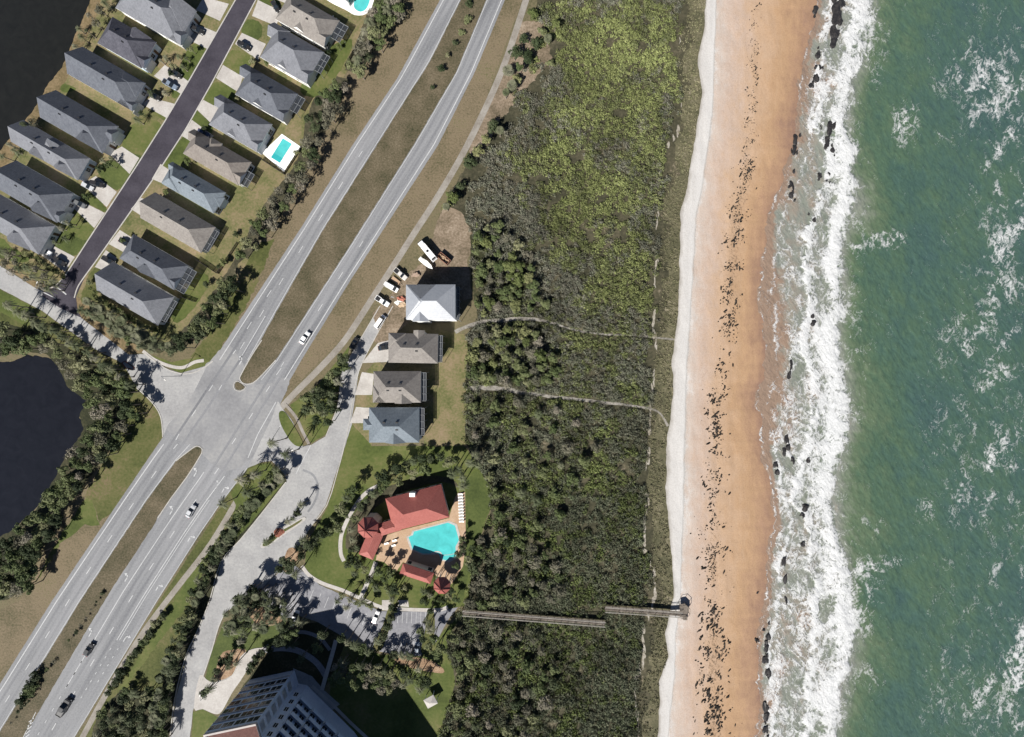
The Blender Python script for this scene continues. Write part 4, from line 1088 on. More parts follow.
# ------------------------------------------------------------------ condominium tower
HT = 22.0; NF = 7; FH = HT/NF
M['stucco'] = surf('tower_stucco', [(.1,(.40,.45,.54,1)),(.5,(.48,.53,.62,1)),(.9,(.54,.59,.68,1))], .2, 2, .5)  # blue of the sky-lit shade is mixed into this stucco colour
M['stucco_tan'] = surf('tower_stucco_tan', [(.1,(.36,.33,.31,1)),(.5,(.42,.38,.36,1)),(.9,(.48,.43,.41,1))], .2, 2, .5)
FP = [(250,679.5),(294.5,670),(298.5,683.5),(307,685),(354,731.5),(399,797),(350,830),(268,760)]
ct = P(300,720)
tower = empty('apartment_tower',(ct[0],ct[1],0)); tag(tower,'tall apartment tower with banded windows, balconies and brown roof at the bottom edge','tower')
w = [(P(x,y)[0]-ct[0],P(x,y)[1]-ct[1]) for x,y in FP]
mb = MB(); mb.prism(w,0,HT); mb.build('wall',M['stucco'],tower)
mb = MB(); cxm = sum(p[0] for p in w)/len(w); cym = sum(p[1] for p in w)/len(w)
inner = [(cxm+(p[0]-cxm)*.975, cym+(p[1]-cym)*.975) for p in w]
mb.prism(inner,HT+.05,HT+.25); mb.build('roof',M['roof_brick'],tower)
par = MB()
for i in range(len(w)):
    a=w[i]; b_=w[(i+1)%len(w)]; ai=inner[i]; bi=inner[(i+1)%len(w)]
    vs=[(a[0],a[1],HT+.01),(b_[0],b_[1],HT+.01),(bi[0],bi[1],HT+.01),(ai[0],ai[1],HT+.01)]
    par.add(vs+[(p[0],p[1],HT+.8) for p in vs],[(4,5,6,7),(7,6,5,4)][:1]+[(0,1,5,4),(2,3,7,6)])
    
par.build('parapet',M['stucco_tan'],tower)
def facade(a, b_, n, ww, wh, sill, balcony=False, band=False, inset=.0, mullion=True, f0=1):
    a=Vector(a); b_=Vector(b_); d=(b_-a); L=d.length; d/=L
    nrm=Vector((d.y,-d.x))
    if nrm.dot((a+b_)/2-Vector((cxm,cym)))<0: nrm=-nrm
    def slab(mb,u0,u1,z0,z1,o0,o1,mi=0):
        q=[a+d*u0+nrm*o0,a+d*u1+nrm*o0,a+d*u1+nrm*o1,a+d*u0+nrm*o1]
        mb.prism([(p.x,p.y) for p in q],z0,z1,mi)
    for f in range(f0,NF):
        zb=f*FH
        if band:
            mb=MB(); slab(mb,.2,L-.2,zb-.25,zb+.05,0,.35); mb.build('ledge',M['stucco_tan'],tower)
        for i in range(n):
            u=L*(i+.5)/n
            mb=MB(); slab(mb,u-ww/2-.1,u+ww/2+.1,zb+sill-.1,zb+sill+wh+.1,0,.04,1)
            slab(mb,u-ww/2,u+ww/2,zb+sill,zb+sill+wh,.04,.08,0)
            if mullion:
                slab(mb,u-.05,u+.05,zb+sill,zb+sill+wh,.08,.13,1); 
            mb.build('window',[M['glass'],M['offwhite']],tower)
        if balcony:
            for i in range(0,n,2):
                u=L*(i+1)/n; bl=L/n*1.7
                mb=MB(); slab(mb,u-bl/2,u+bl/2,zb-.12,zb+.08,.0,1.7,0)
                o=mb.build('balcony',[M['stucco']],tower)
                mb=MB(); slab(mb,u-bl/2,u+bl/2,zb+.08,zb+1.1,1.6,1.7,0); slab(mb,u-bl/2,u-bl/2+.08,zb+.08,zb+1.1,.14,1.6,0); slab(mb,u+bl/2-.08,u+bl/2,zb+.08,zb+1.1,.14,1.6,0)
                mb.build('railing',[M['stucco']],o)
facade(w[0],w[1],4,3.75,1.7,.8,band=True)
facade(w[1],w[2],1,3.0,1.9,.6)
facade(w[2],w[3],1,1.3,1.5,.8)
facade(w[3],w[4],8,1.9,2.0,.3,balcony=True,f0=2)
facade(w[4],w[5],4,2.2,2.0,.3,balcony=True,f0=4)

# entrance canopy by the tower and the white pavilion on the lawn
cg = P(308,628)
# ------------------------------------------------------------------ vehicles
def loft(mb, secs, mi=0, cap=True):
    """secs: list of rings with equal point count"""
    n=len(secs[0])
    b0=len(mb.v); mb.v+= [tuple(p) for s in secs for p in s]
    for i in range(len(secs)-1):
        for j in range(n):
            k=(j+1)%n
            mb.f.append([b0+i*n+j,b0+(i+1)*n+j,b0+(i+1)*n+k,b0+i*n+k]); mb.m.append(mi)
    if cap:
        mb.f.append([b0+j for j in range(n)]); mb.m.append(mi)
        mb.f.append([b0+(len(secs)-1)*n+j for j in range(n)][::-1]); mb.m.append(mi)
def ring(x, hw, z0, z1, c=.12):
    return [(x,-hw+c*.4,z0),(x,-hw,z0+c),(x,-hw,z1-c),(x,-hw+c*1.2,z1),(x,hw-c*1.2,z1),(x,hw,z1-c),(x,hw,z0+c),(x,hw-c*.4,z0)]
CARPROTO = {}
def wheels(root, xs, hw, r=.33):
    for x in xs:
        for s in (-1,1):
            mb=MB(); mb.tube((x,s*(hw-.12),r),(x,s*(hw+.02),r),r,r,14); t=mb.build('wheel',M['tyre'],root)
            mb=MB(); mb.tube((x,s*(hw-.01),r),(x,s*(hw+.035),r),r*.6,r*.55,10); mb.build('rim',M['lamp'],t)
def lights(root, L, hw, z):
    for s in (-1,1):
        mb=MB(); mb.box(L/2-.14,L/2-.0,s*hw*.72-.17,s*hw*.72+.17,z-.09,z+.09); mb.build('headlight',M['lamp'],root)
        mb=MB(); mb.box(-L/2+.0,-L/2+.12,s*hw*.78-.14,s*hw*.78+.14,z-.06,z+.16); mb.build('taillight',M['tail'],root)
def car_proto(kind):
    root = empty('car',(0,0,0))
    dims = {'sedan':(4.8,.92,1.45),'suv':(4.9,.97,1.78),'pickup':(5.8,1.0,1.85),'van':(5.6,1.0,2.2)}
    L,hw,H = dims[kind]; h=L/2
    mb=MB()
    belt = .95 if kind=='sedan' else 1.08
    hood = .82 if kind=='sedan' else 1.02
    loft(mb,[ring(-h,hw*.80,.35,belt-.18),ring(-h+.18,hw*.95,.25,belt-.06),ring(-h+.9,hw,.22,belt),ring(.4,hw,.22,belt),ring(h*.42,hw,.22,belt-.03),ring(h-.5,hw*.96,.24,hood),ring(h-.12,hw*.86,.3,hood-.12),ring(h,hw*.72,.36,hood-.25)])
    body=mb.build('body',M['carpaint'],root,smooth=False)
    # greenhouse: glass below, roof panel on top
    r0 = {'sedan':(-1.75,-1.05,.35,1.15),'suv':(-2.3,-1.95,.45,1.2),'pickup':(-.75,-.55,.75,1.45),'van':(-2.65,-2.5,1.25,2.0)}[kind]
    gz = belt-.02
    mb=MB()
    def gring(x,hwb,zb): return (x,hwb,zb)
    b0,t0,t1,b1=r0
    hb,ht=hw*.93,hw*.74
    vs=[(b0,-hb,gz),(b1,-hb*.94,gz),(b1,hb*.94,gz),(b0,hb,gz),(t0,-ht,H-.06),(t1,-ht,H-.06),(t1,ht,H-.06),(t0,ht,H-.06)]
    mb.add(vs,[(0,1,5,4),(1,2,6,5),(2,3,7,6),(3,0,4,7),(4,5,6,7)])
    mb.build('window',M['glass'],root)
    mb=MB(); e=.05
    xa,xb=t0-.03,t1+.03
    loft(mb,[ring(xa,ht*.9,H-.08,H-.02,.02),ring(xa+.15,ht+.02,H-.09,H,.03),(ring(xb-.15,ht+.02,H-.09,H,.03)),ring(xb,ht*.92,H-.08,H-.02,.02)])
    mb.build('roof_panel',M['carpaint'],root)
    if kind=='pickup':
        mb=MB(); mb.box(-h+.25,b0-.1,-hw*.78,hw*.78,belt-.02,belt+.02); mb.build('cargo_bed',M['black'],root)
        mb=MB(); 
        for s in (-1,1): mb.box(-h+.1,b0-.05,s*hw*.9-.06,s*hw*.9+.06,belt-.05,belt+.12)
        mb.box(-h+.06,-h+.16,-hw*.84,hw*.84,belt-.05,belt+.12); mb.build('bed_rail',M['carpaint'],root)
    for s in (-1,1):
        mb=MB(); mb.box(b1-.35,b1-.15,s*hw+(-.18 if s<0 else 0),s*hw+(0 if s<0 else .18),belt-.0,belt+.15); mb.build('wing_mirror',M['black'],root)
    wheels(root,(-h*.6,h*.62),hw)
    lights(root,L,hw,.68)
    return root
WHITE_=(.8,.8,.8,1); BLACK_=(.012,.012,.014,1); SILV=(.45,.46,.48,1); NAVY=(.02,.03,.08,1); GREY_=(.12,.125,.13,1); RED_=(.35,.02,.02,1); SLATE=(.16,.2,.26,1)
def paint(root, c):
    for ch in CHILDREN.get(root.name,[]):
        if ch.name.split('.')[0] in ('body','roof_panel','bed_rail','cab','box'): ch.color = c
def car(kind, px, py, ang, color, label, cat='car', group=None, z=.06, s=1.0):
    """ang: direction the car faces, degrees counter-clockwise from photo right"""
    if kind not in CARPROTO:
        r = car_proto(kind); CARPROTO[kind]=r
    else: r = copy_tree(CARPROTO[kind])
    p=P(px,py); r.location=(p[0],p[1],z); r.rotation_euler=(0,0,math.radians(ang)); r.scale=(s,s,s)
    tag(r,label,cat,group); paint(r,color)
    return r
gD='cars parked on the driveways'; gH='cars on the highway'
HA=59
car('sedan',306,338,HA-2,WHITE_,'white sedan driving on the right carriageway above the junction',group=gH,s=1.08)
car('sedan',192.5,510.5,HA,SILV,'silver sedan in the turn lanes just below the junction',group=gH,s=1.08)
car('sedan',91,648,HA,BLACK_,'black sedan on the lower highway beside the white left turn arrow',group=gH,s=1.1)
car('pickup',67,705,HA,BLACK_,'black pickup truck with white tail, lowest vehicle on the highway','pickup truck',gH,s=1.25)
car('suv',199,32,-20,BLACK_,'black suv on the driveway of the topmost pond side house',group=gD)
car('suv',177,75,-30,BLACK_,'black suv parked beside the slate blue pickup, charcoal roofed house',group=gD)
car('pickup',172,86,-30,SLATE,'slate blue pickup nearest the dark street outside the charcoal roofed house','pickup truck',gD)
car('suv',156,97.5,-27,BLACK_,'black suv close to the porch of the third pond side house',group=gD)
car('suv',99.5,185,-15,BLACK_,'black suv at the lawn edge of the driveway below the dormer house',group=gD)
car('sedan',89.5,187,-28,SILV,'silver sedan beside a black suv in front of the dormer house',group=gD)
car('suv',82,204.5,-30,GREY_,'dark grey suv against the garage of the broad slate roofed house',group=gD)
car('suv',48,251.5,-30,WHITE_,'white suv on the lowest pond side driveway',group=gD)
car('suv',62,262,-30,BLACK_,'black suv by the clipped hedge at the lowest pond side driveway',group=gD)
car('suv',245.5,47.5,-28,BLACK_,'black suv on the driveway of the house with the brilliant white side wall',group=gD)
car('sedan',276.5,8,-60,BLACK_,'black sedan against the garage of the top highway side house',group=gD)
car('sedan',205,134,-25,NAVY,'navy sedan by the garage of the brown roofed house',group=gD)
car('suv',111,261,-30,BLACK_,'black suv at the garage of the lowest highway side house',group=gD)
car('sedan',126.5,243,-30,BLACK_,'black sedan in the shade of the pool cage house driveway',group=gD)
gF='vehicles along the frontage road'
car('van',381,322,55,WHITE_,'white van on the narrow end of the frontage road','van',gF)
car('suv',355,343.5,62,BLACK_,'black suv parked on grass beside the frontage road',group=gF)
car('sedan',385,347.5,10,BLACK_,'black sedan on the driveway of the grey brown coastal house',group=gF)
car('van',392,287.5,-30,WHITE_,'white van parked in front of the metal roofed house','van',gF)
car('pickup',383,301.5,-32,WHITE_,'white pickup at the head of the frontage road','pickup truck',gF)
car('pickup',401,274.5,-40,(.55,.53,.5,1),'pale pickup with utility body by the sandy mound','pickup truck',gF)
gP='cars in the tower parking lot'
car('sedan',376.5,616,68,WHITE_,'white sedan parked beside the middle planting island of the lot',group=gP)
car('sedan',417.5,647,85,SLATE,'blue grey sedan at the bottom right of the parking lot',group=gP)
car('van',296.5,616.5,75,WHITE_,'white van parked at the shaded left end of the lot','van',gP)
# concrete pump truck, skip, boat on trailer, small trailer at the building site
def box_truck():
    root=empty('truck',(0,0,0))
    mb=MB(); loft(mb,[ring(2.9,1.15,.5,2.5,.15),ring(4.2,1.15,.45,2.5,.15),ring(4.9,1.05,.5,1.7,.2),ring(5.0,.95,.6,1.5,.2)]); mb.build('cab',M['carpaint'],root)
    mb=MB(); mb.add([(4.22,-1.0,2.4),(4.22,1.0,2.4),(4.86,.95,1.72),(4.86,-.95,1.72)],[(0,3,2,1)]); 
    mb.v=[(x+.03,y,z+.03) for x,y,z in mb.v]; mb.build('window',M['glass'],root)
    mb=MB(); mb.box(-5.0,2.7,-1.2,1.2,.95,1.25); mb.box(-4.9,2.6,-1.15,1.15,1.25,2.7); mb.build('box',M['carpaint'],root)
    mb=MB(); mb.tube((-.6,0,2.69),(-.6,0,2.82),.55,.5,14); mb.build('hatch',M['black'],root)
    mb=MB(); mb.box(-4.9,-4.2,-.9,.9,2.7,2.78); mb.build('roof_rail',M['black'],root)
    wheels(root,(-3.6,-2.5,3.6),1.12,.48)
    lights(root,10,1.1,.8)
    return root
t=box_truck(); p=P(428,252); t.location=(p[0],p[1],.03); t.rotation_euler=(0,0,math.radians(130)); t.scale=(.92,.92,1); tag(t,'long white box truck on the cleared sand above the metal roofed house','truck'); paint(t,WHITE_)
sk=empty('dumpster',P(444.5,259.5)); sk.rotation_euler=(0,0,math.radians(-40)); tag(sk,'open brown dumpster behind the long white box truck','dumpster')
mb=MB(); t_=.12
mb.box(-2.4,2.4,-1.1,1.1,.2,.35); 
for s in (-1,1): mb.box(-2.4,2.4,s*1.1-.06,s*1.1+.06,.35,1.7); mb.box(s*2.4-.06,s*2.4+.06,-1.04,1.04,.35,1.7)
mb.build('hull',flat('rusty_steel',(.2,.1,.07,1),.7,.3),sk)
mb=MB()
for i in range(22):
    x,y=RNG.uniform(-2.1,2.1),RNG.uniform(-.85,.85); mb.box(x-.4,x+.4,y-.15,y+.15,.36+.02*i,.8+RNG.uniform(0,.5)+.003*i)
mb.build('debris',M['deck_tan'],sk)
bt=empty('boat_trailer',P(426.5,264)); bt.rotation_euler=(0,0,math.radians(-40)); tag(bt,'narrow white boat on a trailer beside the box truck','boat')
mb=MB(); loft(mb,[[(-3,-.8,.7),(-3,-.6,1.5),(-3,.6,1.5),(-3,.8,.7)][::1],[(0,-.85,.6),(0,-.95,1.6),(0,.95,1.6),(0,.85,.6)],[(2.2,-.5,.7),(2.2,-.7,1.65),(2.2,.7,1.65),(2.2,.5,.7)],[(3.4,-.05,1.1),(3.4,-.06,1.75),(3.4,.06,1.75),(3.4,.05,1.1)]]); mb.build('hull',M['white'],bt)
mb=MB(); mb.box(-2.7,1.4,-.55,.55,1.6,1.66); mb.build('deck',M['offwhite'],bt)
mb=MB(); mb.box(-2.6,4.2,-.06,.06,.45,.58); mb.box(-1.0,-.8,-1.0,1.0,.4,.52); mb.build('trailer_frame',M['black'],bt)
wheels(bt,(-.9,),1.05,.3)
tr=empty('utility_trailer',P(396,281)); tr.rotation_euler=(0,0,math.radians(-38)); tag(tr,'small flat tan utility trailer between the white vans','trailer')
mb=MB(); mb.box(-1.8,1.8,-.8,.8,.5,.62); mb.build('bed',M['deck_tan'],tr)
mb=MB(); mb.box(1.8,3.0,-.05,.05,.45,.55); mb.build('drawbar',M['black'],tr)
wheels(tr,(-.2,),.9,.3)
# stacks of building material
for i,(x,y,c,l) in enumerate([(402,299,(.36,.13,.09,1),'stack of red building boards beside the metal roofed house'),(399,303,(.7,.68,.62,1),'white wrapped pallet of materials in front of the metal roofed house'),(403,305,(.42,.31,.21,1),'heap of tan boards nearest the metal roofed house'),(416,275,(.3,.22,.17,1),'low pile of brown soil by the boat trailer')]):
    mb=MB()
    for k in range(9):
        a=RNG.uniform(-.7,.7); u,v=RNG.uniform(-.8,.8),RNG.uniform(-.5,.5)
        ca,sa=math.cos(a),math.sin(a); lx,ly=RNG.uniform(.7,1.3),RNG.uniform(.25,.5)
        mb.prism([(u+ca*dx-sa*dy,v+sa*dx+ca*dy) for dx,dy in ((-lx,-ly),(lx,-ly),(lx,ly),(-lx,ly))],.05+.11*k,.15+.11*k)
    p=P(x,y); o=mb.build('material_stack',flat('stack_%d'%i,c,.8,.25),None,(p[0],p[1],0)); tag(o,l,'building material')
# ------------------------------------------------------------------ vegetation
def ordn(i):
    if 10 <= i%100 <= 20: return '%dth'%i
    return '%d%s'%(i,{1:'st',2:'nd',3:'rd'}.get(i%10,'th'))

def leaf_quads(cen, nrm, size, rng, aspect=.6):
    """one tilted quad per centre -> (verts, faces) arrays"""
    n = len(cen)
    nrm = nrm/np.linalg.norm(nrm,axis=1,keepdims=True)
    r = rng.normal(size=(n,3))
    u = np.cross(nrm, r); u /= np.linalg.norm(u,axis=1,keepdims=True)+1e-9
    v = np.cross(nrm, u)
    s = np.asarray(size).reshape(-1,1)*np.ones((n,1))
    a = u*s; b_ = v*s*aspect
    V = np.stack([cen-a, cen+b_*1.0, cen+a, cen-b_], 1).reshape(-1,3)
    F = np.arange(4*n,dtype=np.int32)
    return V, F

def quads_mesh(name, V, mat, col=None):
    me = bpy.data.meshes.new(name)
    n = len(V)//4
    me.vertices.add(len(V)); me.vertices.foreach_set("co", V.astype(np.float32).ravel())
    me.loops.add(4*n); me.loops.foreach_set("vertex_index", np.arange(4*n,dtype=np.int32))
    me.polygons.add(n); me.polygons.foreach_set("loop_start", np.arange(0,4*n,4,dtype=np.int32))
    try: me.polygons.foreach_set("loop_total", np.full(n,4,np.int32))
    except Exception: pass
    me.materials.append(mat)
    if col is not None:
        at = me.attributes.new("leaf_tint",'FLOAT_COLOR','POINT'); at.data.foreach_set("color", col.astype(np.float32).ravel())
    me.update(calc_edges=True)
    return me

def crown_mesh(name, mat, seed, nl=9, per=95, flat_=.7, size=.105, spread=.74, lr=.38):
    rng = np.random.default_rng(seed)
    C=[];N=[]
    for i in range(nl):
        a = 2*math.pi*i/nl+rng.uniform(-.5,.5); rr = spread*math.sqrt(rng.uniform(.05,1)) if i else 0
        c = np.array([rr*math.cos(a), rr*math.sin(a), rng.uniform(-.15,.35)*flat_+(.3*flat_ if i==0 else 0)])
        l = lr*rng.uniform(.7,1.2)
        d = rng.normal(size=(per,3)); d[:,2] = np.abs(d[:,2])*.9-.25; d /= np.linalg.norm(d,axis=1,keepdims=True)
        ax_=rng.uniform(.65,1.35)
        rad = l*rng.uniform(.55,1.1,size=(per,1))
        C.append(c+d*rad*np.array([ax_,1/ax_,flat_*rng.uniform(.7,1.3)])); N.append(d+rng.normal(size=(per,3))*.55+np.array([0,0,.65]))
    C=np.concatenate(C);N=np.concatenate(N)
    V,_=leaf_quads(C,N,size*rng.uniform(.6,1.25,size=len(C)),rng)
    return quads_mesh(name,V,mat)

def trunk_mesh(name, limbs=4, seed=0, r=.18):
    """unit-height trunk with limbs"""
    rng=random.Random(seed); mb=MB()
    mb.tube((0,0,0),(rng.uniform(-.03,.03),rng.uniform(-.03,.03),.72),r,r*.6,8)
    for i in range(limbs):
        a=2*math.pi*i/limbs+rng.uniform(-.4,.4)
        mb.tube((0,0,.5+.05*i),(.45*math.cos(a),.45*math.sin(a),1.05),r*.5,r*.2,6)
    return mb.mesh(name,M['bark'])

def frond_crown(name, mat, seed, n=26, L=1.0):
    rng=np.random.default_rng(seed); mb=MB()
    for i in range(n):
        a=2*math.pi*i*.618+rng.uniform(-.2,.2); el=math.radians(rng.uniform(-25,65)); Lf=L*rng.uniform(.8,1.1)
        ca,sa=math.cos(a),math.sin(a)
        p=[];K=7
        for k in range(K+1):
            t=k/K; rr=Lf*(t*math.cos(el)); zz=Lf*(t*math.sin(el)*.8-.55*t*t)
            p.append((rr*ca,rr*sa,zz))
        for k in range(1,K):
            t=k/K; w=.24*Lf*math.sin(math.pi*min(1,.25+t*.75))
            for s in (-1,1):
                q=p[k]; nx=p[k+1]
                dx,dy=-sa*s,ca*s
                fwd=np.array(nx)-np.array(q)
                tip=(q[0]+dx*w+fwd[0]*1.3,q[1]+dy*w+fwd[1]*1.3,q[2]-w*.35+fwd[2])
                mid=(q[0]+fwd[0]*.62,q[1]+fwd[1]*.62,q[2]+fwd[2]*.62)
                mb.add([q,mid,tip],[(0,1,2) if s>0 else (0,2,1)])
        for k in range(K):
            q,nx=p[k],p[k+1]; w=.025*Lf
            mb.add([(q[0]-sa*w,q[1]+ca*w,q[2]),(q[0]+sa*w,q[1]-ca*w,q[2]),(nx[0]+sa*w,nx[1]-ca*w,nx[2]),(nx[0]-sa*w,nx[1]+ca*w,nx[2])],[(0,1,2,3)])
    return mb.mesh(name,mat)

def fan_crown(name, mat, seed, n=30):
    """cabbage palm: round head of fan leaves"""
    rng=np.random.default_rng(seed); mb=MB()
    for i in range(n):
        z=rng.uniform(-.4,.55) if i%3 else rng.uniform(.2,.5); a=2*math.pi*i*.618+rng.uniform(-.2,.2); rr=math.sqrt(max(0,1-z*z))
        d=Vector((rr*math.cos(a),rr*math.sin(a),z*.9)).normalized()
        base=d*(.32 if i%3 else .05); u=d.orthogonal().normalized(); u=Vector((-math.sin(a),math.cos(a),0)) if rr>.2 else u
        w=d.cross(u)
        R=.58*rng.uniform(.8,1.1); K=9
        for k in range(K):
            t0=math.radians(-105+210*k/K); t1=math.radians(-105+210*(k+.72)/K)
            tm=(t0+t1)/2
            f=lambda t,r:base+d*(math.cos(t)*r)+u*(math.sin(t)*r)+w*(-.12*r)-Vector((0,0,.28*r*r))
            mb.add([tuple(base),tuple(f(t0,R*.7)),tuple(f(tm,R)),tuple(f(t1,R*.7))],[(0,1,2,3)])
    return mb.mesh(name,mat)

MESH={}
for i in range(3):
    MESH['tree',i]=crown_mesh('tree_crown',M['leaf'],20+i)
    MESH['greytree',i]=crown_mesh('grey_crown',M['leaf_grey'],30+i,nl=8,per=60,size=.10,spread=.68,lr=.4)
    MESH['dark',i]=crown_mesh('dark_crown',M['leaf_dark'],40+i,nl=9,per=100,lr=.42)
    MESH['bright',i]=crown_mesh('bright_crown',M['leaf_bright'],50+i,nl=10,per=70,size=.12)
    MESH['palm',i]=frond_crown('palm_crown',M['palm'],60+i)
    MESH['fan',i]=fan_crown('fan_crown',M['palm'],70+i)
    MESH['trunk',i]=trunk_mesh('tree_trunk',4,80+i)
mb=MB(); mb.tube((0,0,0),(.0,0,.12),.30,.2,9); mb.tube((0,0,.1),(.03,.02,1.0),.17,.14,9); MESH['palmtrunk']=mb.mesh('palm_trunk',M['bark'])

def plant(kind, px, py, r, h, label, cat, group, name):
    p=P(px,py)
    root=empty(name,(p[0],p[1],0),RNG.uniform(0,6.28)); tag(root,label,cat,group)
    i=RNG.randrange(3)
    if kind in('palm','fan'):
        t=obj('trunk',MESH['palmtrunk'],root); t.scale=(1,1,h)
        c=obj('crown',MESH[kind,i],root,(.03,.02,h)); c.scale=(r,r,r)
    else:
        t=obj('trunk',MESH['trunk',i],root); t.scale=(r*.45,r*.45,h*.85)
        c=obj('crown',MESH[kind,i],root,(0,0,h-r*.3)); c.scale=(r,r,r*RNG.uniform(.8,1.1))
    return root

def poisson(poly, d, nmax=999, seed=1, clear=None):
    rng=random.Random(seed); xs=[p[0] for p in poly]; ys=[p[1] for p in poly]; out=[]
    for _ in range(9000):
        x,y=rng.uniform(min(xs),max(xs)),rng.uniform(min(ys),max(ys))
        if not inpoly([x],[y],poly)[0]: continue
        if any((x-a)**2+(y-b)**2<d*d for a,b in out): continue
        out.append((x,y))
        if len(out)>=nmax: break
    return out
def along(pts, step, jit, seed=1):
    rng=random.Random(seed)
    q=densify(pts,step,False)
    return [(x+rng.uniform(-jit,jit),y+rng.uniform(-jit,jit)) for x,y in q]

LOOK={'palm':('feathery palm','palm','palm_tree'),'fan':('round headed palm','palm','palm_tree'),'tree':('leafy green tree','tree','leafy_tree'),
 'greytree':('pale grey green tree','tree','pale_tree'),'dark':('dark green tree','tree','dark_tree'),'bright':('light green tree','tree','light_tree')}
def grove(pts, kinds, rr, hh, text, cat, group, name, base=False):
    """one labelled individual per point; the label says its look, its place and its count from the top among its like"""
    pts=sorted(pts,key=lambda p:p[1]); cnt={}
    for x,y in pts:
        r=RNG.uniform(*rr)*1.12; h=RNG.uniform(*hh); k=RNG.choice(kinds)
        look,c,nm=LOOK[k]
        if cat=='shrub' and c=='tree': look,c,nm=look.replace('leafy green tree','leafy green shrub').replace('tree','shrub'),'shrub',name
        if h>6.5 and c=='palm': look='tall '+look
        cnt[look]=cnt.get(look,0)+1
        # crowns were read off where they show; the foot stands below
        kk=1-h/HC
        if not base: x,y=CX+(x-CX)*kk,CY+(y-CY)*kk
        plant(k,x,y,r,h,'%s %s, %s from the top'%(look,text[1],ordn(cnt[look])),c,group,nm)

GP_='trees on the pond bank'
grove(poisson([(0,322),(30,332),(62,346),(96,366),(122,388),(134,410),(118,436),(104,458),(84,482),(62,502),(54,530),(38,552),(30,586),(6,598),(-8,600),(-8,548),(18,528),(40,507),(58,478),(70,455),(88,430),(84,414),(90,398),(72,384),(62,366),(48,352),(20,348),(-8,356)],9.2,130,3),
      ['tree','tree','tree','dark','greytree'],(1.9,3.1),(4.0,7.0),('bushy tree','in the belt round the lower left pond'),'tree',GP_,'bushy_tree')
GS_='palms along the side street'
grove(poisson([(0,250),(35,268),(58,285),(44,290),(0,266),(-8,258)],7.5,22,4),['palm','greytree'],(1.5,2.3),(4,6),('pale scrubby palm','between side street and hedge'),'palm',GS_,'palm_tree')
grove(poisson([(82,298),(98,306),(125,322),(150,336),(170,345),(160,352),(146,350),(120,338),(98,322),(80,310)],7,44,5),['palm','palm','fan','tree'],(1.5,2.4),(4,7),('feathery palm','of the grove north of the side street'),'palm',GS_,'palm_tree')
grove(along([(93,296),(110,306),(128,318),(146,327),(155,330)],4.2,.8,6),['bright','tree'],(1.0,1.4),(1.6,2.2),('clipped shrub','along the lowest grey house'),'shrub','hedge along the lowest house','hedge_shrub')
grove(along([(25,254),(36,258),(48,266),(57,272),(62,276)],4.0,.6,7),['bright'],(1.0,1.4),(1.6,2.4),('green shrub','in the clipped hedge below the pond row'),'shrub','clipped hedge below the pond row','hedge_shrub')
grove(along([(8,306),(35,322),(60,336),(85,352),(110,370),(126,384)],9,1.5,31),['palm'],(1.9,2.6),(5,8),('feathery palm','of the row south of the side street'),'palm',GS_,'palm_tree')
GH_='trees between the back gardens and the highway'
grove(poisson([(372,10),(388,-8),(404,8),(388,30),(372,52),(358,72),(346,70),(360,40)],8,26,8),['greytree','palm','tree'],(1.8,2.9),(3,6),('grey green tree','behind the top back gardens'),'tree',GH_,'bushy_tree')
grove(poisson([(336,78),(350,82),(338,108),(322,135),(312,160),(300,180),(292,172),(304,150),(306,118),(318,92)],9.5,34,9),['tree','greytree','dark','greytree'],(1.7,2.7),(3,6),('bushy tree','in the belt beside the rectangular pool'),'tree',GH_,'bushy_tree')
grove(poisson([(288,176),(300,184),(284,206),(266,232),(252,250),(238,262),(236,250),(252,226),(268,200)],9.5,34,10),['tree','greytree','greytree'],(1.6,2.7),(3,5.5),('bushy tree','in the belt behind the taupe house'),'tree',GH_,'bushy_tree')
grove(poisson([(232,272),(236,280),(222,308),(206,330),(190,342),(172,352),(168,346),(184,330),(200,312),(216,290)],8.5,34,11),['dark','tree'],(1.8,2.9),(4,7),('dark dense tree','in the belt above the junction'),'tree',GH_,'dark_tree')
# highway median and verge shrubs
grove([(433,90),(468,22),(462,34),(455,45),(448,58),(441,72),(470,5)],['dark','tree'],(.8,1.9),(1,2),('low shrub','on the upper median'),'shrub','shrubs on the highway medians','low_shrub',True)
grove([(104,592),(99,600),(94,608),(89,616),(84,623),(79,630),(72,638),(56,660),(50,667),(36,683),(30,690),(24,699),(40,678),(15,720),(20,710)],['dark','tree','greytree'],(.5,1.1),(.7,1.4),('low shrub','on the lower median'),'shrub','shrubs on the highway medians','low_shrub',True)
grove([(24,698),(28,692),(31,686),(35,680),(39,674),(29,697),(34,690),(38,683)],['dark','tree'],(1.5,2.1),(1.6,2.4),('dark bush','of the long clump on the lower median'),'shrub','shrubs on the highway medians','low_shrub',True)
grove(along([(168,612),(158,625),(148,640),(140,650),(130,662),(122,675),(112,690)],5,1.5,12),['dark','tree'],(1.2,2.0),(1.6,2.6),('dark green shrub','beside the lower sidewalk'),'shrub','shrubs beside the lower sidewalk','low_shrub',True)
grove(poisson([(120,692),(150,690),(165,700),(160,760),(86,760),(100,715)],8.5,50,13),['dark','tree','palm'],(1.7,2.6),(2.5,5),('dark bushy tree','in the thicket at the bottom left'),'tree','thicket beside the lower sidewalk','dark_tree')
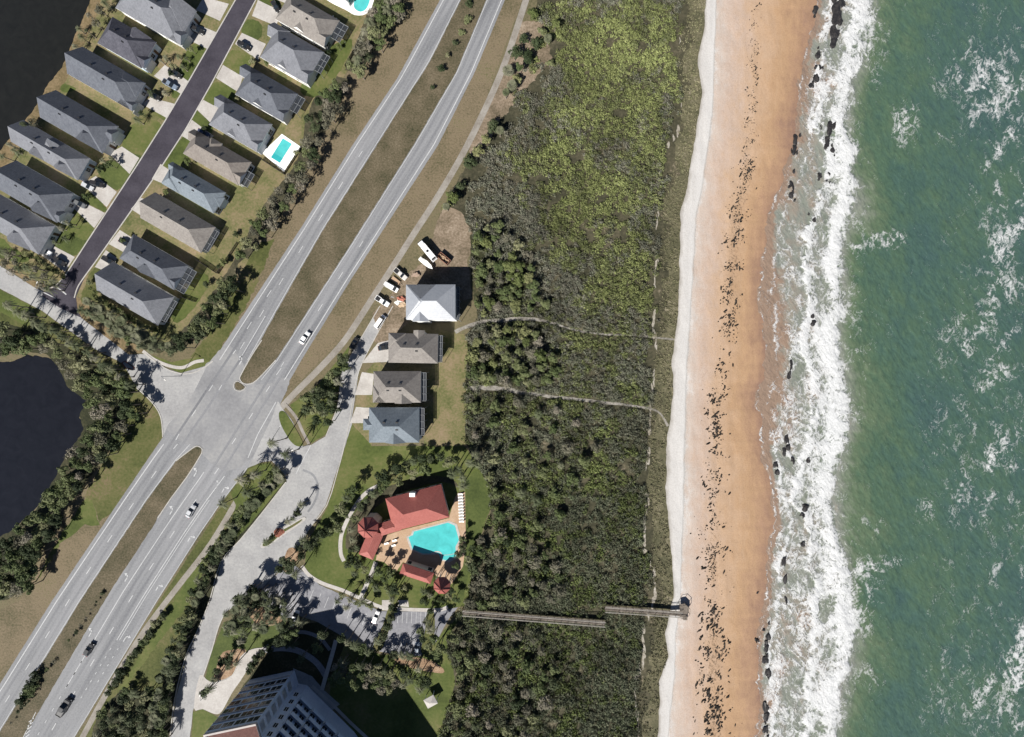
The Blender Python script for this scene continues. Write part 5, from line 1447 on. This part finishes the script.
# palm hedge of the tower road
HR=[(280,478),(266,492),(252,507),(240,522),(228,538),(216,556),(208,574),(199,594),(192,612),(184,632),(177,652),(170,674),(163,700),(158,728),(156,745)]
grove(along(HR,6.5,1.2,14)+along(offset_line(HR,7),8,1.6,15),['palm','dark','fan','tree'],(1.5,2.4),(3.0,5.5),('palm','in the double row beside the tower road'),'palm','palm row beside the tower road','palm_tree')
grove([(237,497),(254,474),(266,470)],['palm'],(2.2,2.8),(7,9),('tall palm','on the grass beside the turn lane'),'palm','tall palms near the junction','palm_tree',True)
grove([(299,449),(287,438),(262,485)],['palm'],(2.0,2.6),(8,10),('slender tall palm','casting a long shadow at the access road'),'palm','tall palms near the junction','palm_tree',True)
grove(poisson([(305,398),(322,384),(342,360),(348,366),(338,385),(336,404),(326,428),(314,422),(308,410)],7.6,26,16),['tree','palm','dark'],(1.7,2.7),(4,7),('dense tree','on the island beside the frontage road'),'tree','trees on the frontage road island','bushy_tree')
# turning island and clubhouse
grove([(266,542),(271,538),(287,522),(292,519),(297,513),(301,505)],['dark','palm'],(1.2,2.0),(3,5),('small tree','on the kerbed turning island'),'tree','trees on the turning island','small_tree')
GC_='trees round the clubhouse'
grove([(322,535),(328,529),(334,520),(340,508),(346,498),(315,540),(336,528),(343,515),(350,492),(309,545),(298,549),(303,541)],['tree','dark','palm'],(1.7,2.6),(4,7),('leafy tree','on the lawn left of the curved path'),'tree',GC_,'bushy_tree')
grove([(352,540),(350,530),(354,520),(360,508),(366,501),(373,494),(380,490),(350,550),(356,548),(352,560),(357,566),(364,570),(368,580),(378,572),(384,580),(390,574),(376,588),(354,574),(347,566),(388,590),(381,584)],['palm','dark','tree','palm'],(1.3,2.2),(3,6),('small palm','between curved path and clubhouse'),'palm',GC_,'palm_tree')
grove([(382,478),(390,472),(398,468),(406,465),(414,461),(422,458),(430,460),(440,456),(448,463),(455,460),(398,480),(412,474),(424,470),(385,484)],['dark','palm','tree'],(1.6,2.6),(3.5,6.5),('leafy tree','of the row above the red roofed clubhouse'),'tree',GC_,'bushy_tree')
grove([(459,470),(462,478),(452,474),(463,486),(475,455),(470,463),(478,465)],['palm'],(1.8,2.4),(6,9),('tall palm','at the upper right corner of the pool'),'palm',GC_,'palm_tree')
grove([(458,556),(462,548),(474,550),(468,560),(456,566),(462,540)],['tree','dark'],(1.4,2.3),(3,5),('rounded tree','by the right edge of the pool deck'),'tree',GC_,'bushy_tree')
grove([(424,592),(430,596),(436,600),(443,601),(448,596),(452,592),(456,600),(404,588),(394,586),(425,600)],['dark','palm','tree'],(1.2,2.0),(2.5,4.5),('small tree','below the pool house roofs'),'tree',GC_,'small_tree')
GT_='palms of the tower parking lot'
grove([(392,600),(394,608),(390,618),(387,628),(383,636),(378,642),(394,592)],['palm','dark'],(1.5,2.3),(5,8),('palm','on the middle planting island of the lot'),'palm',GT_,'palm_tree')
grove([(430,612),(426,622),(430,630),(422,640),(428,648),(434,640),(436,655),(420,632),(440,650)],['palm','dark','tree'],(1.5,2.4),(5,8),('palm','on the right planting island of the lot'),'palm',GT_,'palm_tree')
grove([(341,596),(350,600),(357,604),(346,608),(337,602),(363,602),(370,606)],['palm','tree'],(1.3,2.0),(3,5),('small palm','on the left edge of the parking lot'),'palm',GT_,'palm_tree')
grove([(284,562),(291,566),(279,570),(288,572),(300,556),(295,574)],['palm','dark'],(1.7,2.4),(6,9),('tall palm','on the bare bed at the lot entrance'),'palm',GT_,'palm_tree')
grove(poisson([(226,612),(238,598),(252,590),(266,594),(286,604),(284,624),(268,630),(250,628),(232,636),(222,634)],6.6,46,17),['palm','palm','dark','fan'],(1.6,2.3),(5,9),('palm','in the grove beside the tower road'),'palm','palm grove beside the tower road','palm_tree')
grove([(240,642),(232,654),(226,660),(220,664),(216,672),(236,664),(228,668),(213,680),(243,634),(203,694),(208,690)],['palm','dark'],(1.4,2.2),(4,8),('palm','beside the pale tower driveway'),'palm','palms beside the tower driveway','palm_tree')
grove([(256,658),(252,666),(248,672),(262,654),(268,650)],['dark'],(1.3,1.9),(2,3.5),('dark shrub','between driveway and tower'),'shrub','shrubs at the foot of the tower','low_shrub')
grove(poisson([(328,668),(345,664),(372,668),(396,676),(398,688),(384,692),(356,690),(332,684)],7.2,30,18),['greytree','tree','palm'],(1.5,2.4),(5,8),('spreading tree','in the grove right of the tower'),'tree','grove right of the tower','spreading_tree')
grove(poisson([(284,622),(300,620),(300,640),(285,652),(276,648)],7,9,19)+[(340,640),(347,643),(354,646),(361,649),(368,652),(394,657),(402,656),(410,657),(322,636),(316,650),(300,660)]+poisson([(398,672),(416,668),(432,680),(420,694),(404,690)],8,7,21),['tree','palm','dark'],(1.6,2.4),(4,7),('leafy tree','between parking lot and tower'),'tree','trees between parking lot and tower','bushy_tree')
# front yards
grove([(160,60),(165,57),(172,66),(170,73),(178,56),(190,48),(186,58),(182,66),(150,92),(140,113),(136,119),(164,92),(102,160),(108,164),(98,168),(110,158),(85,196),(60,228),(66,222),(70,226),(64,238),(54,242)],['dark','tree','palm'],(.9,1.7),(1.5,3.5),('garden shrub','in the pond side front yards'),'shrub','shrubs in the front yards','garden_shrub')
grove([(252,60),(266,62),(236,98),(186,160),(188,166),(165,192),(160,196),(122,240),(90,288),(88,282),(94,292),(203,128),(328,52),(338,46),(222,262),(218,266),(206,284),(236,234),(296,152)],['dark','tree','bright'],(.8,1.5),(1.2,2.8),('garden shrub','in the highway side yards'),'shrub','shrubs in the front yards','garden_shrub')
grove([(98,8),(94,22),(86,30),(80,36),(78,28),(88,14),(104,2),(22,124),(30,122),(8,144),(14,150),(2,156),(74,46)],['palm','greytree'],(1.0,1.9),(2.5,4.5),('scrubby palm','on the bank of the upper left pond'),'palm','palms on the upper pond bank','palm_tree')
# along the upper sidewalk and dune edge
grove([(533,12),(524,38),(515,52),(508,70),(520,66),(537,42),(528,56),(542,30),(512,85),(517,78),(506,92),(548,38),(550,62),(556,22),(470,160),(478,150),(486,138),(494,126),(460,185),(452,196),(446,206),(500,130)],['tree','dark','fan','bright'],(1.5,2.7),(2.5,4.5),('bushy dune tree','along the upper sidewalk'),'tree','dune trees along the upper sidewalk','dune_tree')

# ------------------------------------------------------------------ larger dune trees
GD_='large trees in the dune scrub'
def ok_dune(pts):
    q=[]
    for x,y in pts:
        if any(min((x-a)**2+(y-b)**2 for a,b in densify(p,2,False))<36 for p in PATHS): continue
        q.append((x,y))
    return q
grove(ok_dune(poisson([(476,230),(500,222),(528,250),(540,290),(556,318),(540,330),(560,372),(540,385),(470,384),(470,345),(482,330),(474,290)],9.0,80,22)),['tree','bright','greytree','tree','tree'],(1.3,2.9),(2.0,4.6),('broad dune tree','in the thicket right of the coastal houses'),'tree',GD_,'dune_tree')
grove(ok_dune(poisson([(470,395),(560,400),(600,450),(560,520),(500,540),(492,500),(476,460)],17,36,23)),['tree','greytree','tree','palm'],(1.4,2.6),(2.2,3.8),('scattered dune tree','between the lower sand path and the pool'),'tree',GD_,'dune_tree')
grove(poisson([(468,545),(500,530),(560,560),(560,604),(490,606),(466,606)],11,32,24)+poisson([(448,640),(480,625),(540,632),(560,680),(520,750),(440,750),(462,680)],11,48,25),['tree','greytree','tree','greytree','dark'],(1.4,3.0),(2.0,4.2),('bushy dune tree','near the wooden boardwalk'),'tree',GD_,'dune_tree')

# ------------------------------------------------------------------ dune scrub (uncountable low brush, one object)
rs=np.random.default_rng(5)
n0=46000
cx=rs.uniform(428,712,n0); cy=rs.uniform(-45,785,n0)
dl=at_y(DUNE,cy); jx=(fbm(cx*.12,cy*.12,90,4)-.5)*10
keep=inpoly(cx+jx,cy,[(p[0]-2,p[1]) if p[0]>620 else p for p in DUNE_POLY])
keep&=cx<dl-1
for pth in PATHS:
    pd=np.array(densify(pth,1.5,False)); pd_=pd[(pd[:,0]>470)]
    dm=np.full(len(cx),1e9)
    for a,b_ in pd_: dm=np.minimum(dm,(cx-a)**2+(cy-b_)**2)
    keep&=dm>np.where((pth is PATHS[0])&(cx>540),1.5,4.5)+4*vnoise(cx*.2,cy*.2,5)
# bare sand in the upper left and along the crest
bare=fbm((cx*.8+cy*.6)*.09,(cy*.8-cx*.6)*.06,91,4)
upl=inpoly(cx,cy,[(440,-50),(545,-50),(556,60),(520,120),(500,165),(440,262),(425,262),(425,200)])
keep&=~(upl&(bare<.44))
for cl_ in ([(520,20),(545,22),(548,58),(530,84),(506,108),(490,140),(482,150),(500,96)],[(447,212),(462,216),(470,240),(464,262),(440,262)]):
    keep&=~(inpoly(cx+jx,cy,cl_)&(bare<.62))
crest=np.abs(cx-(dl-22))<5
keep&=~(crest&(bare<.49))
keep&=~(bare<.31)
bx0=np.abs(cy-np.interp(cx,[464,605],[610,621]))<3.2; keep&=~(bx0&(cx<606)&(cx>464))
bx1=np.abs(cy-np.interp(cx,[605,682],[606,611.5]))<3.2; keep&=~(bx1&(cx>603)&(cx<684))
cx,cy=cx[keep],cy[keep]; dl=dl[keep]
m1=fbm(cx*.025,cy*.025,101,4); m2=fbm(cx*.09,cy*.09,102,4); m3=rs.uniform(size=len(cx))
yg=np.zeros(len(cx))
for (a,b_,r1,r2,w_) in [(625,20,60,70,1.0),(620,110,70,60,.8),(575,60,25,40,.8),(580,190,45,70,.95),(640,200,40,40,.6),(650,260,40,50,.55),(610,300,40,30,.5),(560,340,40,30,.45),(600,440,40,40,.35),(520,300,30,40,.3),(590,560,50,60,.25),(570,690,60,40,.25)]:
    yg+=w_*np.exp(-((cx-a)/r1)**2-((cy-b_)/r2)**2)
score=.9*yg+1.6*(m1-.5)+2.2*(m2-.5)+.7*(m3-.5)
edge_=(dl-cx)<17+8*m2
sp=np.where(edge_,3,np.where(score>.66,0,np.where(score>.26,1,2)))    # 0 yellow green palmetto, 1 olive, 2 grey brush, 3 dune grass
low=np.clip((cy-330)/200,0,1)
pal=np.array([A(152,158,104),A(134,138,98),A(120,124,106),A(156,148,122)])[:,:3]
pal2=np.array([A(132,141,88),A(108,116,74),A(138,134,120),A(140,140,104)])[:,:3]
mixr=rs.uniform(size=(len(cx),1))
colr=pal[sp]*(1-mixr)+pal2[sp]*mixr
colr=colr*(1-low[:,None]*(sp!=3)[:,None]*np.array([[.20,.12,.26]]))
colr=colr*(.45+1.1*fbm(cx*.05,cy*.035,133,4))[:,None]
radm=np.array([.82,.92,.95,.5])[sp]*rs.uniform(.5,1.6,len(cx))
hgt=np.array([.8,1.1,1.05,.3])[sp]*rs.uniform(.5,1.5,len(cx))
cnt=np.maximum(5,(radm**2*23*np.array([1,1.05,1.15,1.6])[sp])).astype(int)
idx=np.repeat(np.arange(len(cx)),cnt)
N=len(idx)
d=rs.normal(size=(N,3)); d[:,2]=np.abs(d[:,2])+.15; d/=np.linalg.norm(d,axis=1,keepdims=True)
rr=rs.uniform(.55,1.08,(N,1))
cw=np.stack([(cx-CX)*S,(CY-cy)*S,np.zeros(len(cx))],1)
C=cw[idx]+d*rr*np.stack([radm[idx],radm[idx],hgt[idx]],1)
C[:,2]+=.08
C[:,:2]*=(1-C[:,2:3]/HC*.5)
nr=d+rs.normal(size=(N,3))*.55
sz=np.array([.30,.27,.25,.2])[sp][idx]*rs.uniform(.6,1.3,N)
V,_=leaf_quads(C,nr,sz,rs,.5)
lc=colr[idx]*rs.uniform(.72,1.3,(N,1))
lc=np.repeat(np.concatenate([lc,np.ones((N,1))],1),4,0)
m,nt,b=newmat('scrub_leaves')
at=nt.nodes.new("ShaderNodeAttribute"); at.attribute_name='leaf_tint'
nt.links.new(at.outputs["Color"],b.inputs["Base Color"]); b.inputs["Roughness"].default_value=.8; b.inputs["Specular IOR Level"].default_value=.12
M['scrub']=m
tag(obj('dune_scrub',quads_mesh('dune_scrub',V,m,lc)),'low yellow green and grey brush covering the dunes behind the beach','dune scrub',kind='stuff')
print('scrub leaves',N)

# ------------------------------------------------------------------ boardwalk
M['wood_pale']=surf('bleached_wood',[(.1,A(150,144,136)),(.5,A(180,174,166)),(.9,A(200,194,186))],.6,3,.5)
def boardwalk(label, pts, w, zt, steps=False):
    a=P(*pts[0]); root=empty('boardwalk',(a[0],a[1],0)); tag(root,label,'boardwalk')
    L=lambda p:(P(*p)[0]-a[0],P(*p)[1]-a[1])
    dk=MB(); q=[L(p) for p in pts]
    for i in range(len(q)-1):
        A0=Vector(q[i]);B0=Vector(q[i+1]); d=(B0-A0); ln=d.length; d/=ln; nn=Vector((-d.y,d.x))
        k=0
        while k<ln-.1:
            e=min(k+.27,ln); jz=RNG.uniform(-.008,.008)
            c=[A0+d*k+nn*w/2,A0+d*k-nn*w/2,A0+d*e-nn*w/2,A0+d*e+nn*w/2]
            dk.prism([(p.x,p.y) for p in c],zt-.06+jz,zt+jz); k+=.29
    dk.build('deck',M['wood'],root)
    for s in (-1,1):
        rl=MB()
        for i in range(len(q)-1):
            A0=Vector(q[i]);B0=Vector(q[i+1]); d=(B0-A0).normalized(); nn=Vector((-d.y,d.x))*s*(w/2-.02)
            for z0,z1,t_ in ((1.0,1.08,.11),(.5,.58,.03)):
                a_=A0+nn;b_=B0+nn; o=Vector((-d.y,d.x))*t_
                rl.prism([((a_-o).x,(a_-o).y),((b_-o).x,(b_-o).y),((b_+o).x,(b_+o).y),((a_+o).x,(a_+o).y)],zt+z0,zt+z1)
        rl.build('handrail',M['wood_pale'],root)
        A0=Vector(q[0]);B0=Vector(q[-1])
        for i in range(len(q)-1):
            A0=Vector(q[i]);B0=Vector(q[i+1]); d=(B0-A0); ln=d.length; d/=ln; nn=Vector((-d.y,d.x))*s*(w/2+.09)
            for k in range(int(ln/2.6)+1):
                p=A0+d*(k*2.6)+nn; mb=MB(); mb.box(p.x-.06,p.x+.06,p.y-.06,p.y+.06,-.4,zt+.99); mb.build('post',M['wood'],root)
    return root
boardwalk('long weathered boardwalk from the parking lot into the dune scrub',[(463,610),(540,616),(604,621)],1.7,1.3)
bw=boardwalk('shorter weathered boardwalk section ending in a beach lookout',[(604,606),(640,608.5),(680,611.5)],1.8,1.5)
cq=bw.location; pl=[(678,602),(683,601),(687,605),(687,610),(683,614.5),(678,614.5)]
mb=MB(); mb.prism([(P(*p)[0]-cq.x,P(*p)[1]-cq.y) for p in pl],1.51,1.6); mb.build('platform',M['wood'],bw)
ring_=[(P(*p)[0]-cq.x,P(*p)[1]-cq.y) for p in pl]
mb=MB()
for i in range(len(ring_)-1):
    mb.tube((*ring_[i],2.6),(*ring_[i+1],2.6),.07,.07,6); mb.tube((*ring_[i],0-1.0),(*ring_[i],2.6),.08,.08,6)
mb.build('handrail',M['wood'],bw)
mb=MB(); mb.box(ring_[4][0]-.2,ring_[4][0]+1.3,ring_[4][1]-1.6,ring_[4][1]-.2,.1,.9); mb.build('steps',M['wood'],bw)

# ------------------------------------------------------------------ beach rocks
M['rock']=surf('coquina_rock',[(.1,(.01,.009,.008,1)),(.5,(.024,.021,.018,1)),(.9,(.06,.05,.042,1))],.8,4,.5,bmp=.05)
M['wetrock']=surf('wet_rock',[(.1,(.008,.008,.009,1)),(.5,(.02,.019,.02,1)),(.9,(.05,.045,.042,1))],.8,4,.5,rough=.6,spec=.25)
def rock_mesh(name,seed,mat):
    bm=bmesh.new(); bmesh.ops.create_icosphere(bm,subdivisions=2,radius=1)
    r=random.Random(seed); o=[r.uniform(0,99) for _ in range(3)]
    for v in bm.verts:
        n=float(fbm(np.array([v.co.x*1.6+o[0]+v.co.z]),np.array([v.co.y*1.6+o[1]-v.co.z]),seed,3)[0])
        v.co*=.25+1.35*n; v.co.z*=.7
    me=bpy.data.meshes.new(name); bm.to_mesh(me); bm.free(); me.materials.append(mat); return me
RM=[rock_mesh('beach_rock',i,M['rock']) for i in range(5)]; WR=[rock_mesh('surf_rock',i+9,M['wetrock']) for i in range(5)]
def zsand(px,py):
    a,b_=float(at_y(WHITE,py)),float(at_y(WATER,py)); t=(px-a)/(b_-a)
    return 0 if t<0 else ZW*min(t,1)**1.3
rk=random.Random(77); rocks=[]
while len(rocks)<2300:
    y=rk.uniform(0,745)
    if rk.random()>float(at_y(DENS,y))/1.6: continue
    cl=float(fbm(np.array([y*.12]),np.array([3.3]),120,3)[0])
    x=float(at_y(BAND,y))+rk.gauss(0,1)*float(at_y(WID,y))*.75+(cl-.5)*6
    if float(fbm(np.array([x*.16]),np.array([y*.12]),121,3)[0])<.49: continue
    s=rk.uniform(.12,.34)*(1.1 if y>600 else .95)*(.7 if y<160 else 1.0)*(1.7 if rk.random()<.12 else 1)
    rocks.append((s,x,y))
rocks.sort(reverse=True)
for s,x,y in rocks[:300]:
    p=P(x,y,zsand(x,y)); o=obj('beach_rock',RM[rk.randrange(5)],None,p,rk.uniform(0,6.28)); o.scale=(s*1.9,s*.7,s*1.1)
    o.rotation_euler=(rk.uniform(-.3,.3),rk.uniform(-.3,.3),math.radians(55)+rk.uniform(-.7,.7))
    tag(o,'dark rock lying in the ragged rock band along the middle of the beach','rock','rocks in the band along the beach')
mb=MB()
for s,x,y in rocks[300:]:
    p=P(x,y,zsand(x,y)); me=RM[rk.randrange(5)]; ca,sa=math.cos(rk.uniform(0,6)),math.sin(rk.uniform(0,6))
    mb.add([(p[0]+s*(v.co.x*ca-v.co.y*sa),p[1]+s*.8*(v.co.x*sa+v.co.y*ca),p[2]+s*v.co.z) for v in me.vertices],[tuple(q.vertices) for q in me.polygons])
tag(mb.build('scattered_stones',M['rock']),'small dark stones scattered through the rock band on the beach','stones',kind='stuff')
# rocks washed by the surf
SR=[(836,8,2.2,5),(838,20,2.6,6),(834,32,2.4,5),(833,43,2,4),(818,55,1.3,2.5),(820,68,1.2,2.2),(816,78,1.5,3),(812,86,1.2,2),(829,128,1.8,5.5),(827,143,2.0,5),(832,150,1.2,2),(795,140,1.2,4),(794,150,1.1,3.5),(792,185,1.2,3.6),(791,195,1.1,2.4),(820,176,1.1,1.6),(829,174,.9,1.4),(814,220,1.,1.8),(812,316,1.1,1.6),(813,323,1.3,2.2),(791,365,1.2,4.4),(789,375,1.2,3),(787,440,1.1,3.4),(788,447,1.2,2.2),(793,460,1.2,2.6),(784,452,1.,3.),(776,465,1.2,2.2),(777,472,1.1,2),(808,460,1.2,2),(805,508,1.6,2.6),(803,515,1.4,2),(803,544,1.3,1.8),(784,562,1.1,4),(785,578,1.,3.6),(786,600,1.1,3.4),(768,636,1.2,2.4),(766,648,1.3,3),(766,660,1.6,3.2),(768,672,1.5,3),(765,706,1.4,4),(766,716,1.5,3.4),(766,730,1.4,3),(756,640,.9,2),(757,592,.9,1),(815,10,1.4,3),(841,2,1.8,4)]
for x,y,a_,b_ in [q for q in SR if q[1]<250 or q[1]>620]:
    for q in range(2): SR.append((x+rk.gauss(0,2.2),y+rk.gauss(0,5),a_*rk.uniform(.3,.6),b_*rk.uniform(.3,.55)))
SR.sort(key=lambda r:r[1])
for i,(x,y,a_,b_) in enumerate(SR):
    z=-1.75; p=P(x,y,z)
    root=obj('surf_rock',WR[i%5],None,p,0); root.scale=(a_*.85,b_*.62,.9); root.rotation_euler=(0,0,rk.uniform(-.25,.25))
    tag(root,'wet black rock washed by the surf, %s from the top along the waterline'%ordn(i+1),'rock','rocks in the surf')

# ------------------------------------------------------------------ fences, poles, furniture, pavilion
def fence(label, pts, h=1.5, group='back garden fences'):
    a=P(*pts[0]); root=empty('fence',(a[0],a[1],0)); tag(root,label,'fence',group)
    q=[(P(*p)[0]-a[0],P(*p)[1]-a[1]) for p in pts]
    for i in range(len(q)-1):
        A0=Vector(q[i]);B0=Vector(q[i+1]); d=(B0-A0); ln=d.length; d/=ln; nn=Vector((-d.y,d.x))*.03
        mb=MB(); k=.1
        while k<ln-.1:
            c=A0+d*k; e=A0+d*min(k+.16,ln); mb.prism([(c+nn)[:],(c-nn)[:],(e-nn)[:],(e+nn)[:]],.1,h-.05); k+=.24
        for z in (.35,h-.15):
            o=nn*2.2; mb.prism([(A0+o)[:],(A0+nn*1.05)[:],(B0+nn*1.05)[:],(B0+o)[:]],z,z+.1)
        mb.build('panel',M['fence'],root)
        for k in range(int(ln/2.4)+1):
            c=A0+d*k*2.4-nn*4; mb=MB(); mb.box(c.x-.06,c.x+.06,c.y-.06,c.y+.06,0,h); mb.build('post',M['fence'],root)
    return root
fence('dark picket fence behind the two topmost highway side houses',[(366,32),(346,68)])
fence('dark picket fence behind the taupe house, with a right angled return',[(239,243),(219,274),(198,260)])
fence('short dark fence behind the lowest highway side house',[(196,302),(180,296)],1.4)
fence('dark fence along the lower back edge of the pool patio',[(303,147),(285,175),(262,160)],1.4)
# street lamps and signs
def lamp(px,py,label,ang):
    p=P(px,py); root=empty('street_lamp',(p[0],p[1],0),ang); tag(root,label,'street lamp','lamps and poles by the roads')
    mb=MB(); mb.tube((0,0,0),(0,0,8.5),.12,.07,8); mb.build('pole',M['frame'],root)
    mb=MB(); mb.tube((0,0,8.4),(1.8,0,8.7),.05,.04,6); mb.build('arm',M['frame'],root)
    mb=MB(); mb.box(1.6,2.4,-.15,.15,8.6,8.75); mb.build('lamp_head',M['offwhite'],root)
lamp(181,376,'grey street lamp on the kerb of the side street mouth',math.radians(-40))
lamp(310,444,'grey street lamp at the tip of the frontage road island',math.radians(200))
lamp(218,682,'grey street lamp beside the fork of the tower driveway',math.radians(90))
lamp(62,292,'grey street lamp at the mouth of the dark street',math.radians(60))
# lounge chairs
def lounger(px,py,rz,label,group):
    if 'lounge' not in CARPROTO:
        r=empty('lounge_chair',(0,0,0))
        mb=MB(); mb.box(-.95,.35,-.33,.33,.3,.38); mb.build('seat',M['white'],r)
        mb=MB(); mb.add([(.36,-.33,.32),(.95,-.33,.72),(.95,.33,.72),(.36,.33,.32),(.36,-.33,.39),(.93,-.33,.79),(.93,.33,.79),(.36,.33,.39)],[(4,5,6,7),(3,2,1,0),(0,1,5,4),(1,2,6,5),(2,3,7,6),(3,0,4,7)]); mb.build('backrest',M['white'],r)
        for x in (-.85,.25):
            for y in (-.28,.28):
                mb=MB(); mb.box(x-.03,x+.03,y-.03,y+.03,0,.29); mb.build('leg',M['offwhite'],r)
        CARPROTO['lounge']=r
    else: r=copy_tree(CARPROTO['lounge'])
    p=P(px,py); r.location=(p[0],p[1],.08); r.rotation_euler=(0,0,rz); tag(r,label,'lounge chair',group)
for i in range(10): lounger(460.6+i*.12,494+i*3.0,math.radians(4),'white lounge chair, %s from the top in the row right of the pool'%ordn(i+1),'lounge chairs on the pool deck')
for i,(x,y) in enumerate([(395,540),(394,545),(387,543)]): lounger(x,y,.3,'white lounge chair on the tan deck left of the pool, %s from the top'%ordn(i+1),'lounge chairs on the pool deck')
for i,(x,y) in enumerate([(332,18),(336,22),(330,24),(264,138),(268,134),(261,142),(264,147)]): lounger(x,y,i*.9,'white patio lounger behind a highway side house, %s counted from the top edge patio'%ordn(i+1),'patio loungers')
# white pavilion on the lawn right of the tower
p=P(432,696); pv=empty('pavilion',(p[0],p[1],0),.5); tag(pv,'small white square shelter on the lawn right of the tower','shelter')
for s in (-1,1):
    for t_ in (-1,1):
        mb=MB(); mb.box(s*1.7-.1,s*1.7+.1,t_*1.4-.1,t_*1.4+.1,0,2.39); mb.build('post',M['white'],pv)
mb=MB(); hip(mb,-2.1,2.1,-1.8,1.8,2.6,.35); mb.build('roof',[M['concrete'],M['white'],M['white']],pv)
